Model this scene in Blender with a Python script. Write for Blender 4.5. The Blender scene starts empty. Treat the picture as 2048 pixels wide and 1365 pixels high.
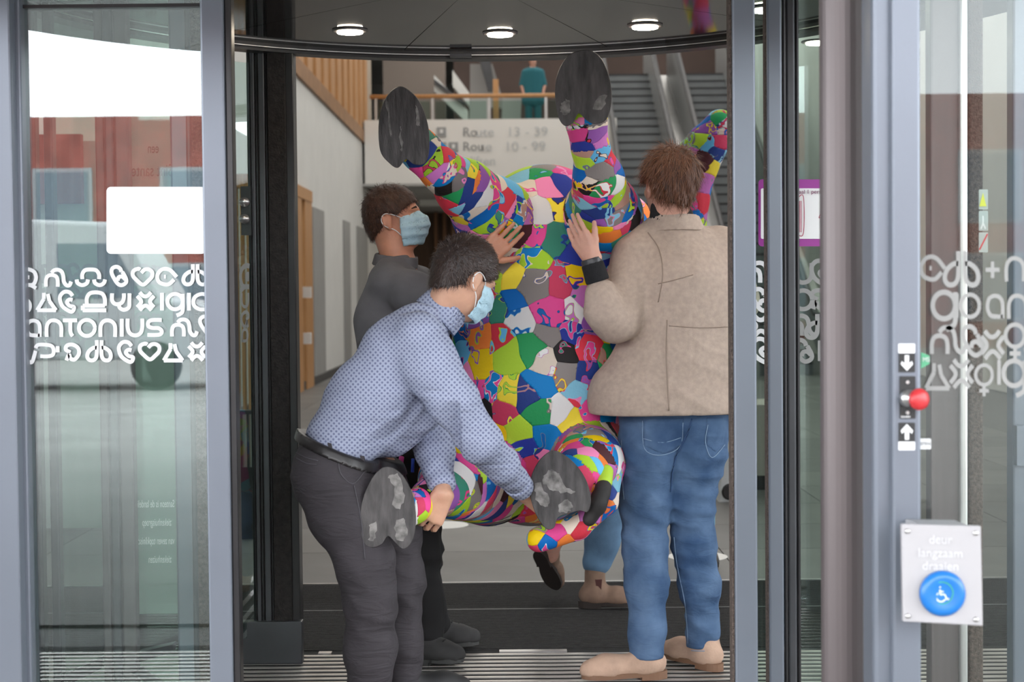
import bpy, math, random
import numpy as np
from mathutils import Vector, Matrix

# ------------------------------------------------------------------ camera
SC = bpy.context.scene
COL = SC.collection
F = 3200.0                      # focal length in pixels of the 2048 px wide frame
CAM = np.array((0.0, 0.0, 1.38))
PITCH = math.radians(1.74)
ROLL = math.radians(-0.54)
CM = Matrix.Rotation(math.pi / 2 - PITCH, 3, 'X') @ Matrix.Rotation(ROLL, 3, 'Z')
cd = bpy.data.cameras.new('camera')
cam = bpy.data.objects.new('camera', cd)
COL.objects.link(cam)
cam.location = CAM
cam.rotation_euler = CM.to_euler()
cd.sensor_width = 36
cd.lens = F * 36 / 2048
cd.clip_start = 0.05
cd.clip_end = 400
cd.dof.use_dof = True
cd.dof.focus_distance = 5.4
cd.dof.aperture_fstop = 4.8
SC.camera = cam
SC.view_settings.view_transform = 'Standard'
SC.view_settings.look = 'None'
SC.view_settings.gamma = 1
SC.view_settings.use_curve_mapping = False
SC.view_settings.exposure = 0.32

# ------------------------------------------------------------------ sky
w = bpy.data.worlds.new('overcast_sky')
SC.world = w
w.use_nodes = True
bg = w.node_tree.nodes['Background']
bg.inputs[0].default_value = (0.93, 0.96, 1.0, 1)
bg.inputs[1].default_value = 7.0
CMn = np.array(CM)


def P(px, py, d):
    """pixel of the 2048x1365 frame at world depth d (metres along +Y)"""
    v = CMn @ np.array(((px - 1024) / F, -(py - 682.5) / F, -1.0))
    return CAM + v * (d / v[1])


def X(px, d):
    return P(px, 600, d)[0]


def Z(py, d, px=1024):
    return P(px, py, d)[2]


def PR(px, py, d, r):
    return (P(px, py, d), r * d / F)


# ------------------------------------------------------------------ materials
MATS = {}


def mat(name, col, rough=0.6, metal=0.0, var=0.0, vscale=8.0, bump=0.0, bscale=60.0, emit=0.0, spec=0.5, stretch=None, coat=0.0):
    if name in MATS:
        return MATS[name]
    m = bpy.data.materials.new(name)
    m.use_nodes = True
    nt = m.node_tree
    b = nt.nodes['Principled BSDF']
    b.inputs['Base Color'].default_value = (*col, 1)
    b.inputs['Roughness'].default_value = rough
    b.inputs['Metallic'].default_value = metal
    b.inputs['Specular IOR Level'].default_value = spec
    b.inputs['Coat Weight'].default_value = coat
    tc = nt.nodes.new('ShaderNodeTexCoord')
    src = tc.outputs['Object']
    if stretch:
        mp = nt.nodes.new('ShaderNodeMapping')
        mp.inputs['Scale'].default_value = stretch
        nt.links.new(src, mp.inputs[0])
        src = mp.outputs[0]
    if var > 0:
        n = nt.nodes.new('ShaderNodeTexNoise')
        n.inputs['Scale'].default_value = vscale
        n.inputs['Detail'].default_value = 5
        nt.links.new(src, n.inputs['Vector'])
        r = nt.nodes.new('ShaderNodeValToRGB')
        r.color_ramp.elements[0].position = 0.3
        r.color_ramp.elements[1].position = 0.7
        r.color_ramp.elements[0].color = (*[c * (1 - var) for c in col], 1)
        r.color_ramp.elements[1].color = (*[min(1, c * (1 + var)) for c in col], 1)
        nt.links.new(n.outputs[0], r.inputs[0])
        nt.links.new(r.outputs[0], b.inputs['Base Color'])
    if bump > 0:
        n = nt.nodes.new('ShaderNodeTexNoise')
        n.inputs['Scale'].default_value = bscale
        n.inputs['Detail'].default_value = 3
        nt.links.new(src, n.inputs['Vector'])
        bp = nt.nodes.new('ShaderNodeBump')
        bp.inputs['Strength'].default_value = bump
        bp.inputs['Distance'].default_value = 0.01
        nt.links.new(n.outputs[0], bp.inputs['Height'])
        nt.links.new(bp.outputs[0], b.inputs['Normal'])
    if emit > 0:
        b.inputs['Emission Color'].default_value = (*col, 1)
        b.inputs['Emission Strength'].default_value = emit
    MATS[name] = m
    return m


def glass(name, tint, f0, rough=0.0):
    """thin pane: clear transmission tinted by the pane, mirror reflection by Fresnel"""
    if name in MATS:
        return MATS[name]
    m = bpy.data.materials.new(name)
    m.use_nodes = True
    nt = m.node_tree
    nt.nodes.remove(nt.nodes['Principled BSDF'])
    o = nt.nodes['Material Output']
    t = nt.nodes.new('ShaderNodeBsdfTransparent')
    t.inputs[0].default_value = (*tint, 1)
    g = nt.nodes.new('ShaderNodeBsdfGlossy')
    g.inputs['Roughness'].default_value = rough
    g.inputs[0].default_value = (0.95, 0.98, 1, 1)
    fr = nt.nodes.new('ShaderNodeFresnel')
    fr.inputs[0].default_value = (1 + math.sqrt(f0)) / (1 - math.sqrt(f0))
    mx = nt.nodes.new('ShaderNodeMixShader')
    nt.links.new(fr.outputs[0], mx.inputs[0])
    nt.links.new(t.outputs[0], mx.inputs[1])
    nt.links.new(g.outputs[0], mx.inputs[2])
    nt.links.new(mx.outputs[0], o.inputs[0])
    MATS[name] = m
    return m


# ------------------------------------------------------------------ object helpers
def link(name, me, m=None, parent=None, smooth=False):
    o = bpy.data.objects.new(name, me)
    COL.objects.link(o)
    if m is not None and me is not None:
        me.materials.append(m)
    if parent is not None:
        o.parent = parent
    if smooth:
        me.polygons.foreach_set('use_smooth', [True] * len(me.polygons))
    return o


def tag(o, label, cat, group=None):
    o['label'] = label
    o['category'] = cat
    if group:
        o['group'] = group
    return o


def struct(o, label=None):
    o['kind'] = 'structure'
    if label:
        o['label'] = label
    return o


def empty(name, loc=(0, 0, 0)):
    o = bpy.data.objects.new(name, None)
    COL.objects.link(o)
    o.empty_display_size = 0.1
    return o


class MB:
    def __init__(s):
        s.v, s.f = [], []

    def add(s, v, f):
        n = len(s.v)
        s.v += [tuple(p) for p in v]
        s.f += [tuple(i + n for i in q) for q in f]
        return s

    def box(s, x0, x1, y0, y1, z0, z1):
        v = [(x, y, z) for x in (x0, x1) for y in (y0, y1) for z in (z0, z1)]
        return s.add(v, [(0, 1, 3, 2), (4, 6, 7, 5), (0, 4, 5, 1), (2, 3, 7, 6), (0, 2, 6, 4), (1, 5, 7, 3)])

    def prism(s, pts, vec):
        """closed outline pts (3d) extruded along vec"""
        n = len(pts)
        pts = [np.array(p, float) for p in pts]
        vec = np.array(vec, float)
        v = pts + [p + vec for p in pts]
        f = [tuple(range(n))[::-1], tuple(range(n, 2 * n))]
        f += [(i, (i + 1) % n, n + (i + 1) % n, n + i) for i in range(n)]
        return s.add(v, f)

    def tube(s, pts, r, n=8):
        pts = [np.array(p, float) for p in pts]
        rr = r if hasattr(r, '__len__') else [r] * len(pts)
        v, f = [], []
        for i, p in enumerate(pts):
            t = pts[min(i + 1, len(pts) - 1)] - pts[max(i - 1, 0)]
            t = t / (np.linalg.norm(t) + 1e-9)
            a = np.cross(t, (0, 0, 1.0)) if abs(t[2]) < 0.9 else np.cross(t, (1.0, 0, 0))
            a /= np.linalg.norm(a)
            b = np.cross(t, a)
            for k in range(n):
                q = 2 * math.pi * k / n
                v.append(p + rr[i] * (a * math.cos(q) + b * math.sin(q)))
        for i in range(len(pts) - 1):
            for k in range(n):
                k2 = (k + 1) % n
                f.append((i * n + k, i * n + k2, (i + 1) * n + k2, (i + 1) * n + k))
        f.append(tuple(range(n))[::-1])
        f.append(tuple((len(pts) - 1) * n + k for k in range(n)))
        return s.add(v, f)

    def lathe(s, c, ax, prof, n=28):
        """prof: list of (r, h) along axis ax from c"""
        c = np.array(c, float)
        ax = np.array(ax, float)
        ax /= np.linalg.norm(ax)
        a = np.cross(ax, (0, 0, 1.0)) if abs(ax[2]) < 0.9 else np.array((1.0, 0, 0))
        a /= np.linalg.norm(a)
        b = np.cross(ax, a)
        v, f = [], []
        for r, h in prof:
            for k in range(n):
                q = 2 * math.pi * k / n
                v.append(c + ax * h + r * (a * math.cos(q) + b * math.sin(q)))
        for i in range(len(prof) - 1):
            for k in range(n):
                k2 = (k + 1) % n
                f.append((i * n + k, i * n + k2, (i + 1) * n + k2, (i + 1) * n + k))
        f.append(tuple(range(n))[::-1])
        f.append(tuple((len(prof) - 1) * n + k for k in range(n)))
        return s.add(v, f)

    def mesh(s, name):
        me = bpy.data.meshes.new(name)
        me.from_pydata([tuple(map(float, p)) for p in s.v], [], s.f)
        me.update()
        return me

    def build(s, name, m, parent=None, smooth=False, bevel=0.0):
        o = link(name, s.mesh(name), m, parent, smooth)
        if bevel > 0:
            b = o.modifiers.new('bevel', 'BEVEL')
            b.width = bevel
            b.segments = 2
            b.limit_method = 'ANGLE'
        return o


def box(name, m, x0, x1, y0, y1, z0, z1, parent=None, bevel=0.0):
    return MB().box(x0, x1, y0, y1, z0, z1).build(name, m, parent, False, bevel)


def vbox(name, m, px0, px1, d, dep, z0, z1, parent=None, bevel=0.0):
    return box(name, m, X(px0, d), X(px1, d), d, d + dep, z0, z1, parent, bevel)


def catmull(pts, n=6, closed=False):
    pts = [np.array(p, float) for p in pts]
    if len(pts) < 3:
        return pts
    out = []
    L = len(pts)
    rng = range(L) if closed else range(L - 1)
    for i in rng:
        if closed:
            p0, p1, p2, p3 = (pts[(i + k) % L] for k in (-1, 0, 1, 2))
        else:
            p0, p1, p2, p3 = pts[max(i - 1, 0)], pts[i], pts[i + 1], pts[min(i + 2, L - 1)]
        for k in range(n):
            t = k / n
            out.append(0.5 * (2 * p1 + (p2 - p0) * t + (2 * p0 - 5 * p1 + 4 * p2 - p3) * t * t + (3 * p1 - p0 - 3 * p2 + p3) * t ** 3))
    if not closed:
        out.append(pts[-1])
    return out


def text(name, body, m, px, py, d, hpx, parent=None, mirror=False, align='LEFT', yaw=0.0, sx=1.0):
    """lettering standing upright; (px,py) is the baseline start, hpx the cap height"""
    cu = bpy.data.curves.new(name, 'FONT')
    cu.body = body
    cu.align_x = align
    cu.size = hpx * d / F / 0.7
    cu.extrude = 0.0004
    tmp = bpy.data.objects.new('tmp', cu)
    COL.objects.link(tmp)
    dg = bpy.context.evaluated_depsgraph_get()
    me = bpy.data.meshes.new_from_object(tmp.evaluated_get(dg))
    bpy.data.objects.remove(tmp)
    me.materials.clear()
    M = Matrix.Translation(P(px, py, d)) @ Matrix.Rotation(yaw, 4, 'Z') @ Matrix.Rotation(math.pi / 2, 4, 'X') @ Matrix.Diagonal((-sx if mirror else sx, 1, 1, 1))
    me.transform(M)
    o = link(name, me, m, parent)
    return o


# ------------------------------------------------------------------ implicit surfaces
def sd_rc(p, a, b, ra, rb):
    ab = b - a
    L = max(float(ab @ ab), 1e-12)
    t = np.clip(((p - a) @ ab) / L, 0, 1)
    q = p - a - t[:, None] * ab
    return np.sqrt((q * q).sum(1)) - (ra + (rb - ra) * t)


def sd_el(p, c, r, R=None):
    q = p - c
    if R is not None:
        q = q @ R            # columns of R are the local axes
    k0 = np.sqrt(((q / r) ** 2).sum(1)) + 1e-9
    k1 = np.sqrt(((q / (r * r)) ** 2).sum(1)) + 1e-9
    return k0 * (k0 - 1) / k1


def smin(a, b, k):
    h = np.clip(0.5 + 0.5 * (b - a) / k, 0, 1)
    return b + (a - b) * h - k * h * (1 - h)


def wav(p, f, seed):
    rs = np.random.RandomState(seed)
    s = 0
    for i in range(5):
        k = rs.normal(size=3) * f * (1 + 0.35 * i)
        k2 = rs.normal(size=3) * f * 0.7
        s = s + np.sin(p @ k + 1.6 * np.sin(p @ k2 + i) + i * 2.1) / (1 + 0.4 * i)
    return s / 2.2


class SDF:
    def __init__(s, k=0.02):
        s.pr, s.k, s.post = [], k, []
        s.lo, s.hi = np.full(3, 1e9), np.full(3, -1e9)

    def rc(s, a, b, ra, rb, k=None):
        a, b = np.array(a, float), np.array(b, float)
        s.pr.append(('rc', a, b, ra, rb, k))
        for q, r in ((a, ra), (b, rb)):
            s.lo = np.minimum(s.lo, q - r)
            s.hi = np.maximum(s.hi, q + r)
        return s

    def chain(s, js, k=None):
        """js: list of (point, radius)"""
        for (a, ra), (b, rb) in zip(js[:-1], js[1:]):
            s.rc(a, b, ra, rb, k)
        return s

    def pix(s, *js, k=None, sc=1.0):
        J = [PR(*j) for j in js]
        return s.chain([(a, r * sc) for a, r in J], k)

    def el(s, c, r, R=None, k=None):
        c, r = np.array(c, float), np.array(r, float)
        s.pr.append(('el', c, r, R, k))
        m = r.max()
        s.lo = np.minimum(s.lo, c - m)
        s.hi = np.maximum(s.hi, c + m)
        return s

    def __call__(s, p):
        d = None
        for q in s.pr:
            e = sd_rc(p, *q[1:5]) if q[0] == 'rc' else sd_el(p, *q[1:4])
            k = q[-1] if q[-1] is not None else s.k
            d = e if d is None else smin(d, e, k)
        for f in s.post:
            d = f(p, d)
        return d


def polygonize(f, lo, hi, h, smooth=1):
    lo = np.array(lo) - 3 * h
    hi = np.array(hi) + 3 * h
    B = 4
    n = np.ceil((hi - lo) / (h * B)).astype(int) + 1
    g = [lo[i] + (np.arange(n[i]) + 0.5) * h * B for i in range(3)]
    C = np.stack(np.meshgrid(*g, indexing='ij'), -1).reshape(-1, 3)
    cv = f(C)
    near = (np.abs(cv) < h * B * 1.35).reshape(n)
    V = np.repeat(np.repeat(np.repeat(cv.reshape(n), B, 0), B, 1), B, 2)
    Mk = np.repeat(np.repeat(np.repeat(near, B, 0), B, 1), B, 2)
    idx = np.argwhere(Mk)
    pts = lo + (idx + 0.5) * h
    V[idx[:, 0], idx[:, 1], idx[:, 2]] = f(pts)
    S = V < 0
    N = np.array(V.shape)
    acc = np.zeros((*(N - 1), 3))
    cnt = np.zeros(N - 1)
    offs = [(0, 0), (0, 1), (1, 0), (1, 1)]
    quads = []
    cross = []
    for ax in range(3):
        o1, o2 = [i for i in range(3) if i != ax]
        sl0 = [slice(None)] * 3
        sl1 = [slice(None)] * 3
        sl0[ax] = slice(0, -1)
        sl1[ax] = slice(1, None)
        A, Bv = V[tuple(sl0)], V[tuple(sl1)]
        ch = S[tuple(sl0)] != S[tuple(sl1)]
        e = np.argwhere(ch)
        a, b = A[ch], Bv[ch]
        t = a / (a - b)
        pos = e.astype(float)
        pos[:, ax] += t
        for da, db in offs:
            c = e.copy()
            c[:, o1] -= da
            c[:, o2] -= db
            ok = (c >= 0).all(1) & (c < N - 1).all(1)
            cc = c[ok]
            np.add.at(acc, (cc[:, 0], cc[:, 1], cc[:, 2]), pos[ok])
            np.add.at(cnt, (cc[:, 0], cc[:, 1], cc[:, 2]), 1)
        cross.append((e, a < 0, ax, o1, o2))
    act = cnt > 0
    vid = np.full(N - 1, -1)
    vid[act] = np.arange(act.sum())
    verts = lo + (acc[act] / cnt[act][:, None] + 0.5) * h
    for e, neg, ax, o1, o2 in cross:
        ids = []
        ok = np.ones(len(e), bool)
        for da, db in ((0, 0), (1, 0), (1, 1), (0, 1)):
            c = e.copy()
            c[:, o1] -= da
            c[:, o2] -= db
            good = (c >= 0).all(1) & (c < N - 1).all(1)
            ok &= good
            c = np.clip(c, 0, N - 2)
            ids.append(vid[c[:, 0], c[:, 1], c[:, 2]])
        q = np.stack(ids, 1)
        flip = neg if ax != 1 else ~neg
        q[~flip] = q[~flip][:, ::-1]
        quads.append(q[ok & (q >= 0).all(1)])
    Q = np.concatenate(quads)
    for _ in range(smooth):
        E = np.concatenate([Q[:, [0, 1]], Q[:, [1, 2]], Q[:, [2, 3]], Q[:, [3, 0]]])
        s = np.zeros_like(verts)
        c = np.zeros(len(verts))
        np.add.at(s, E[:, 0], verts[E[:, 1]])
        np.add.at(s, E[:, 1], verts[E[:, 0]])
        np.add.at(c, E[:, 0], 1)
        np.add.at(c, E[:, 1], 1)
        verts = 0.45 * verts + 0.55 * s / c[:, None]
    return verts, Q


def np_mesh(name, parts):
    V, Fc, n = [], [], 0
    for v, q in parts:
        V.append(v)
        Fc.append(q + n)
        n += len(v)
    V, Q = np.concatenate(V), np.concatenate(Fc)
    me = bpy.data.meshes.new(name)
    k = Q.shape[1]
    me.vertices.add(len(V))
    me.vertices.foreach_set('co', V.astype(np.float32).ravel())
    me.loops.add(Q.size)
    me.loops.foreach_set('vertex_index', Q.astype(np.int32).ravel())
    me.polygons.add(len(Q))
    me.polygons.foreach_set('loop_start', np.arange(0, Q.size, k, dtype=np.int32))
    me.update(calc_edges=True)
    me.validate()
    return me


def sobj(name, s, h, m, parent=None, smooth=1, bounds=None):
    lo, hi = (s.lo, s.hi) if bounds is None else bounds
    me = np_mesh(name, [polygonize(s, lo, hi, h, smooth)])
    return link(name, me, m, parent, True)


def plane_cut(c, n):
    """keep the side the normal points away from: n.(p-c) < 0"""
    c, n = np.array(c, float), np.array(n, float)
    n = n / np.linalg.norm(n)
    return lambda p, d: np.maximum(d, (p - c) @ n)


def band(c, n, hw):
    c, n = np.array(c, float), np.array(n, float)
    n = n / np.linalg.norm(n)
    return lambda p, d: np.maximum(d, np.abs((p - c) @ n) - hw)


def folds(amp, f, seed):
    return lambda p, d: d + amp * wav(p, f, seed)


def wrinkle(amp, fz, seed, slant=0.3):
    def g(p, d):
        ph = fz * (p[:, 2] + slant * p[:, 0]) + 2.4 * wav(p, 5.0, seed)
        m_ = np.clip(0.5 + 0.9 * wav(p, 6.0, seed + 3), 0, 1)
        return d + amp * m_ * (np.abs(np.sin(ph)) - 0.5)
    return g


def unit(v):
    v = np.array(v, float)
    return v / np.linalg.norm(v)

# ================================================================== THE PLACE
frame_m = mat('grey_blue_aluminium', (0.165, 0.185, 0.22), 0.34, 0.35, 0.04, 3)
dark_m = mat('black_anodised_frame', (0.022, 0.021, 0.022), 0.32, 0.2, 0.2, 6)
darkgrey_m = mat('charcoal_frame', (0.06, 0.062, 0.068), 0.35, 0.3, 0.15, 5)
brush_m = mat('brown_brush_pile', (0.10, 0.075, 0.062), 0.95, 0, 0.45, 120, 0.8, 260)
bronze_m = mat('brown_grey_frame', (0.12, 0.10, 0.10), 0.42, 0.4, 0.12, 2.0, stretch=(14, 14, 0.4))
rubber_m = mat('black_rubber', (0.012, 0.012, 0.012), 0.7)
pane_m = glass('coated_glass', (0.86, 0.93, 0.90), 0.13)
pane2_m = glass('green_glass', (0.80, 0.90, 0.86), 0.05)
white_film = mat('white_film', (0.78, 0.79, 0.79), 0.55)
white_m = mat('white_paint', (0.74, 0.745, 0.73), 0.7, 0, 0.03, 2)
wood_m = mat('oak_slats', (0.52, 0.27, 0.11), 0.5, 0, 0.25, 3, stretch=(30, 30, 0.8))
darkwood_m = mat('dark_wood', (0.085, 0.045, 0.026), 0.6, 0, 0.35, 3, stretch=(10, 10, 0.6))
black_ink = mat('black_print', (0.02, 0.02, 0.02), 0.6)
steel_m = mat('brushed_steel', (0.62, 0.61, 0.60), 0.3, 0.9, 0.08, 4)

TOP = 2.30           # underside of the drum ceiling
DC = np.array((-0.086, 4.73))   # axis of the revolving door
DR = 1.40

# ---- ground
tile_m = [mat('stone_tile_%s' % n, c, 0.45, 0, 0.12, 3, spec=0.4) for n, c in (('mid', (0.135, 0.132, 0.126)), ('dark', (0.108, 0.106, 0.103)), ('light', (0.15, 0.147, 0.14)))]
floor = struct(box('floor', mat('floor_screed', (0.12, 0.12, 0.115), 0.7), -9, 9, 2.6, 60, -0.12, -0.012), 'grey stone floor of the hall')
rnd = random.Random(4)
tw = 0.9
tme = [MB().box(0, tw - 0.006, 0, tw - 0.006, -0.012, 0.0).mesh('tile') for _ in range(3)]
for i in range(3):
    tme[i].materials.append(tile_m[i])
for iy in range(28):
    for ix in range(-5, 5):
        if iy > 16 and (ix < -4 or ix > 3):
            continue
        o = bpy.data.objects.new('tile', tme[rnd.choice((0, 0, 1, 1, 2))])
        COL.objects.link(o)
        o.location = (ix * tw + 0.2, 7.60 + iy * tw, 0)
        o.parent = floor
pave = struct(box('floor_pavement', mat('paving', (0.22, 0.217, 0.205), 0.8, 0, 0.15, 1.2), -40, 40, -60, 2.6, -0.12, 0.0), 'pale paved forecourt outside the revolving door')

# ---- ribbed mat and bar grid
mat_thing = empty('entrance_mat')
tag(mat_thing, 'black ribbed entrance mat on the floor behind the revolving door', 'mat')
rib_m = mat('black_ribbed_carpet', (0.028, 0.026, 0.025), 0.95, 0, 0.25, 30, 0.5, 200)
box('backing', rib_m, -3.0, 4, 6.16, 7.585, -0.012, -0.004, mat_thing)
rb = MB()
for i in range(56):
    y = 6.17 + i * 0.025
    rb.box(-3.0, 4, y, y + 0.014, -0.004, 0.0)
o = rb.build('rib', rib_m, mat_thing)
o['kind'] = 'stuff'
box('edge_strip', steel_m, -3.0, 4, 7.585, 7.60, -0.01, 0.0, mat_thing)
box('joint_strip', mat('dull_strip', (0.10, 0.10, 0.10), 0.5, 0.5), -3.0, 4, 6.93, 6.942, -0.006, 0.001, mat_thing)
grid = empty('entrance_grid')
tag(grid, 'aluminium bar grating across the doorway floor', 'grating')
box('grid_pit', mat('pit_black', (0.016, 0.015, 0.015), 0.95), -2.3, 2.3, 3.0, 6.15, -0.012, -0.004, grid)
bar = MB().box(-2.2, 2.2, 0, 0.021, -0.004, 0.0).mesh('grid_bar')
bar.materials.append(mat('bar_aluminium', (0.55, 0.52, 0.48), 0.38, 0.75, 0.2, 6))
for i in range(50):
    o = bpy.data.objects.new('grid_bar', bar)
    COL.objects.link(o)
    o.location = (0, 6.06 - i * 0.060, 0)
    o.parent = grid
for i, px in enumerate((545, 640, 1060, 1400)):
    a = X(px, 6.1)
    box('edge_clip', steel_m, a - (0.13 if i == 2 else 0.025), a + (0.13 if i == 2 else 0.025), 6.10, 6.135, -0.009, 0.002, grid)
stk_m = mat('white_sticker', (0.80, 0.80, 0.77), 0.5)
for px, py, lab in ((1395, 1114, 'round white floor sticker behind the legs in blue jeans'), (885, 1051, 'round white floor sticker beyond the black trouser leg')):
    d = 1.38 / ((P(px, py, 1)[2] - 1.38) * -1)
    c = P(px, py, d)
    o = MB().lathe((c[0], c[1], 0.0), (0, 0, 1), [(0.155, 0), (0.155, 0.002)], 40).build('floor_sticker', stk_m)
    tag(o, lab, 'sticker')

# ---- revolving door
door = struct(empty('door_1'), 'glazed revolving door with grey-blue frames and dark ceiling')


def post(px0, px1, d, dep, m, z1=TOP + 0.3, bevel=0.006, name='post', z0=0.0):
    return vbox(name, m, px0, px1, d, dep, z0, z1, door, bevel)


# ceiling wedges
ceil_m = mat('gloss_ceiling_panel', (0.022, 0.021, 0.021), 0.07, 0.0, 0.0, spec=0.6)
A0 = math.atan2(0.97, -0.225)
A1 = math.atan2(0.92, 0.319)
step = A0 - A1
na = 9
angs = [A1 + step * k for k in range(-4, 6)]
for k in range(len(angs)):
    a, b = angs[k], (angs[k + 1] if k + 1 < len(angs) else angs[0] + 2 * math.pi)
    pts = [(DC[0], DC[1], TOP)]
    for i in range(9):
        q = a + 0.0016 + (b - a - 0.0032) * i / 8
        rr_ = 1.45 if 0.62 < math.atan2(math.sin(q), math.cos(q)) < 2.45 else 1.86
        pts.append((DC[0] + rr_ * math.cos(q), DC[1] + rr_ * math.sin(q), TOP))
    MB().prism(pts, (0, 0, 0.03)).build('ceiling_panel', ceil_m, door)
struct_top = MB().lathe((DC[0], DC[1], TOP + 0.032), (0, 0, 1), [(1.46, 0), (1.46, 0.6)], 64).build('drum_roof', darkgrey_m, door)
for q in angs[2:8]:
    dv = np.array((math.cos(q), math.sin(q)))
    MB().tube([(DC[0], DC[1], TOP + 0.012), (DC[0] + 1.42 * dv[0], DC[1] + 1.42 * dv[1], TOP + 0.012)], 0.003, 6).build('seam_strip', steel_m, door)


def arc_band(name, m, r0, r1, a0, a1, z0, z1, n=48):
    b = MB()
    v, f = [], []
    for i in range(n + 1):
        q = a0 + (a1 - a0) * i / n
        for r, z in ((r0, z0), (r1, z0), (r1, z1), (r0, z1)):
            v.append((DC[0] + r * math.cos(q), DC[1] + r * math.sin(q), z))
    for i in range(n):
        for k in range(4):
            f.append((i * 4 + k, i * 4 + (k + 1) % 4, i * 4 + 4 + (k + 1) % 4, i * 4 + 4 + k))
    f += [(0, 3, 2, 1), (n * 4, n * 4 + 1, n * 4 + 2, n * 4 + 3)]
    return b.add(v, f).build(name, m, door)


arc_band('ring_fascia', dark_m, DR, DR + 0.06, math.radians(5), math.radians(175), TOP - 0.012, TOP + 0.01)
arc_band('ring_fascia', dark_m, DR + 0.02, DR + 0.09, math.radians(5), math.radians(175), TOP - 0.026, TOP - 0.013)
arc_band('ring_trim', steel_m, DR - 0.002, DR + 0.004, math.radians(5), math.radians(175), TOP - 0.015, TOP - 0.012)
box('drum_sensor', darkgrey_m, X(905, 6.1), X(948, 6.1), 6.10, 6.14, TOP - 0.024, TOP - 0.012, door)

# downlights in the drum ceiling; the last three stand in for glass reflections
lamp_m = mat('warm_lamp', (1.0, 0.86, 0.68), 0.5, emit=40)
rim_m = mat('lamp_rim', (0.16, 0.15, 0.15), 0.4, 0.4)
for px, py, lab in ((700, 60, 'round warm downlight in dark ceiling above the black door column'), (1000, 65, 'round warm downlight in dark ceiling beside the upright foot sole'), (1290, 50, 'round warm downlight in dark ceiling above the escalator'), (135, 36, 'round warm lamp standing in for a reflection in the glass with white lettering'), (1532, 16, 'round warm lamp standing in for a reflection between two grey door stiles'), (1636, 82, 'round warm lamp standing in for a reflection above the purple bordered sign')):
    v = P(px, py, 1) - CAM
    d = (TOP - CAM[2]) / v[2]
    c = CAM + v * d
    t = tag(empty('downlight'), lab, 'lamp', 'downlights in the door ceiling')
    MB().lathe((c[0], c[1], TOP - 0.006), (0, 0, 1), [(0.056, 0), (0.062, 0.002), (0.062, 0.006)], 32).build('rim', rim_m, t, True)
    MB().lathe((c[0], c[1], TOP - 0.012), (0, 0, 1), [(0.044, 0), (0.046, 0.006)], 32).build('diffuser', lamp_m, t)

# left fixed post, left pane, stile B
FD = 4.6
post(-90, 30, FD - 0.05, 0.12, frame_m)
post(30, 50, FD, 0.08, frame_m)
post(-400, -90, FD, 0.1, frame_m)
paneL = vbox('glass_pane', pane_m, 48, 412, FD + 0.04, 0.008, 0.05, TOP + 0.2, door)
post(408, 455, FD, 0.07, frame_m)
post(455, 470, FD + 0.012, 0.06, dark_m, name='gasket')
vbox('head_rail', dark_m, 48, 408, FD + 0.03, 0.05, Z(11, FD, 220), Z(4, FD, 220), door)
# folded wing behind the left pane
vbox('brush_strip', brush_m, 388, 409, 4.78, 0.03, 0.03, TOP - 0.02, door)
post(345, 387, 4.80, 0.06, frame_m, TOP)
post(376, 388, 4.795, 0.06, darkgrey_m, TOP)
for a, b, m_ in ((195, 212, bronze_m), (214, 232, darkgrey_m), (234, 262, bronze_m), (62, 76, dark_m), (92, 110, darkgrey_m)):
    post(a, b, 5.05 if a > 190 else 5.0, 0.05, m_, TOP)
wing1 = vbox('glass_pane', pane2_m, 112, 345, 5.12, 0.008, 0.05, TOP, door)
MB().prism([P(110, 1360, 5.0), P(205, 1315, 5.15), P(205, 1337, 5.15), P(110, 1385, 5.0)], (0, 0.05, 0)).build('bottom_rail', dark_m, door)
MB().prism([P(215, 1320, 5.15), P(345, 1290, 5.0), P(345, 1305, 5.0), P(215, 1345, 5.15)], (0, 0.05, 0)).build('bottom_rail', darkgrey_m, door)
MB().prism([P(238, 1330, 5.15), P(300, 1372, 4.9), P(320, 1372, 4.9), P(252, 1325, 5.15)], (0, 0.05, 0)).build('bottom_rail', darkgrey_m, door)

# curved drum wall at the left with the black column
dB = 5.95
colz = TOP
for a, b, m_, off in ((507, 514, dark_m, 0.02), (514, 522, darkgrey_m, 0.0), (523, 529, dark_m, 0.015), (530, 542, darkgrey_m, 0.0), (543, 548, dark_m, 0.02), (548, 584, mat('black_brush', (0.018, 0.015, 0.014), 0.8, 0, 0.5, 40, 0.6, 120), 0.0), (584, 600, dark_m, 0.012)):
    post(a - 8, b - 8, dB + off, 0.09, m_, colz, 0.003, 'column_rib' if b < 560 else 'column_brush')
post(470, 595, dB - 0.02, 0.05, darkgrey_m, 0.16, 0.004, 'bottom_rail')
sideP = MB().prism([(X(400, 5.80), 5.80, 0.1), (X(503, 5.96), 5.96, 0.1), (X(503, 5.96), 5.96, TOP - 0.06), (X(400, 5.80), 5.80, TOP - 0.06)], (0, 0.008, 0)).build('glass_pane', pane2_m, door)
for py in (404, 438):
    c = P(488, py, 5.90)
    MB().lathe(c + np.array((0, 0.02, 0)), (0, -1, 0), [(0.018, 0), (0.018, 0.02), (0.011, 0.022), (0.011, 0.045)], 16).build('lock_knob', steel_m, door, True)
c0 = P(492, 422, 5.92)
box('lock_plate', dark_m, c0[0] - 0.018, c0[0] + 0.018, 5.915, 5.93, c0[2] - 0.09, c0[2] + 0.09, door)

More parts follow.
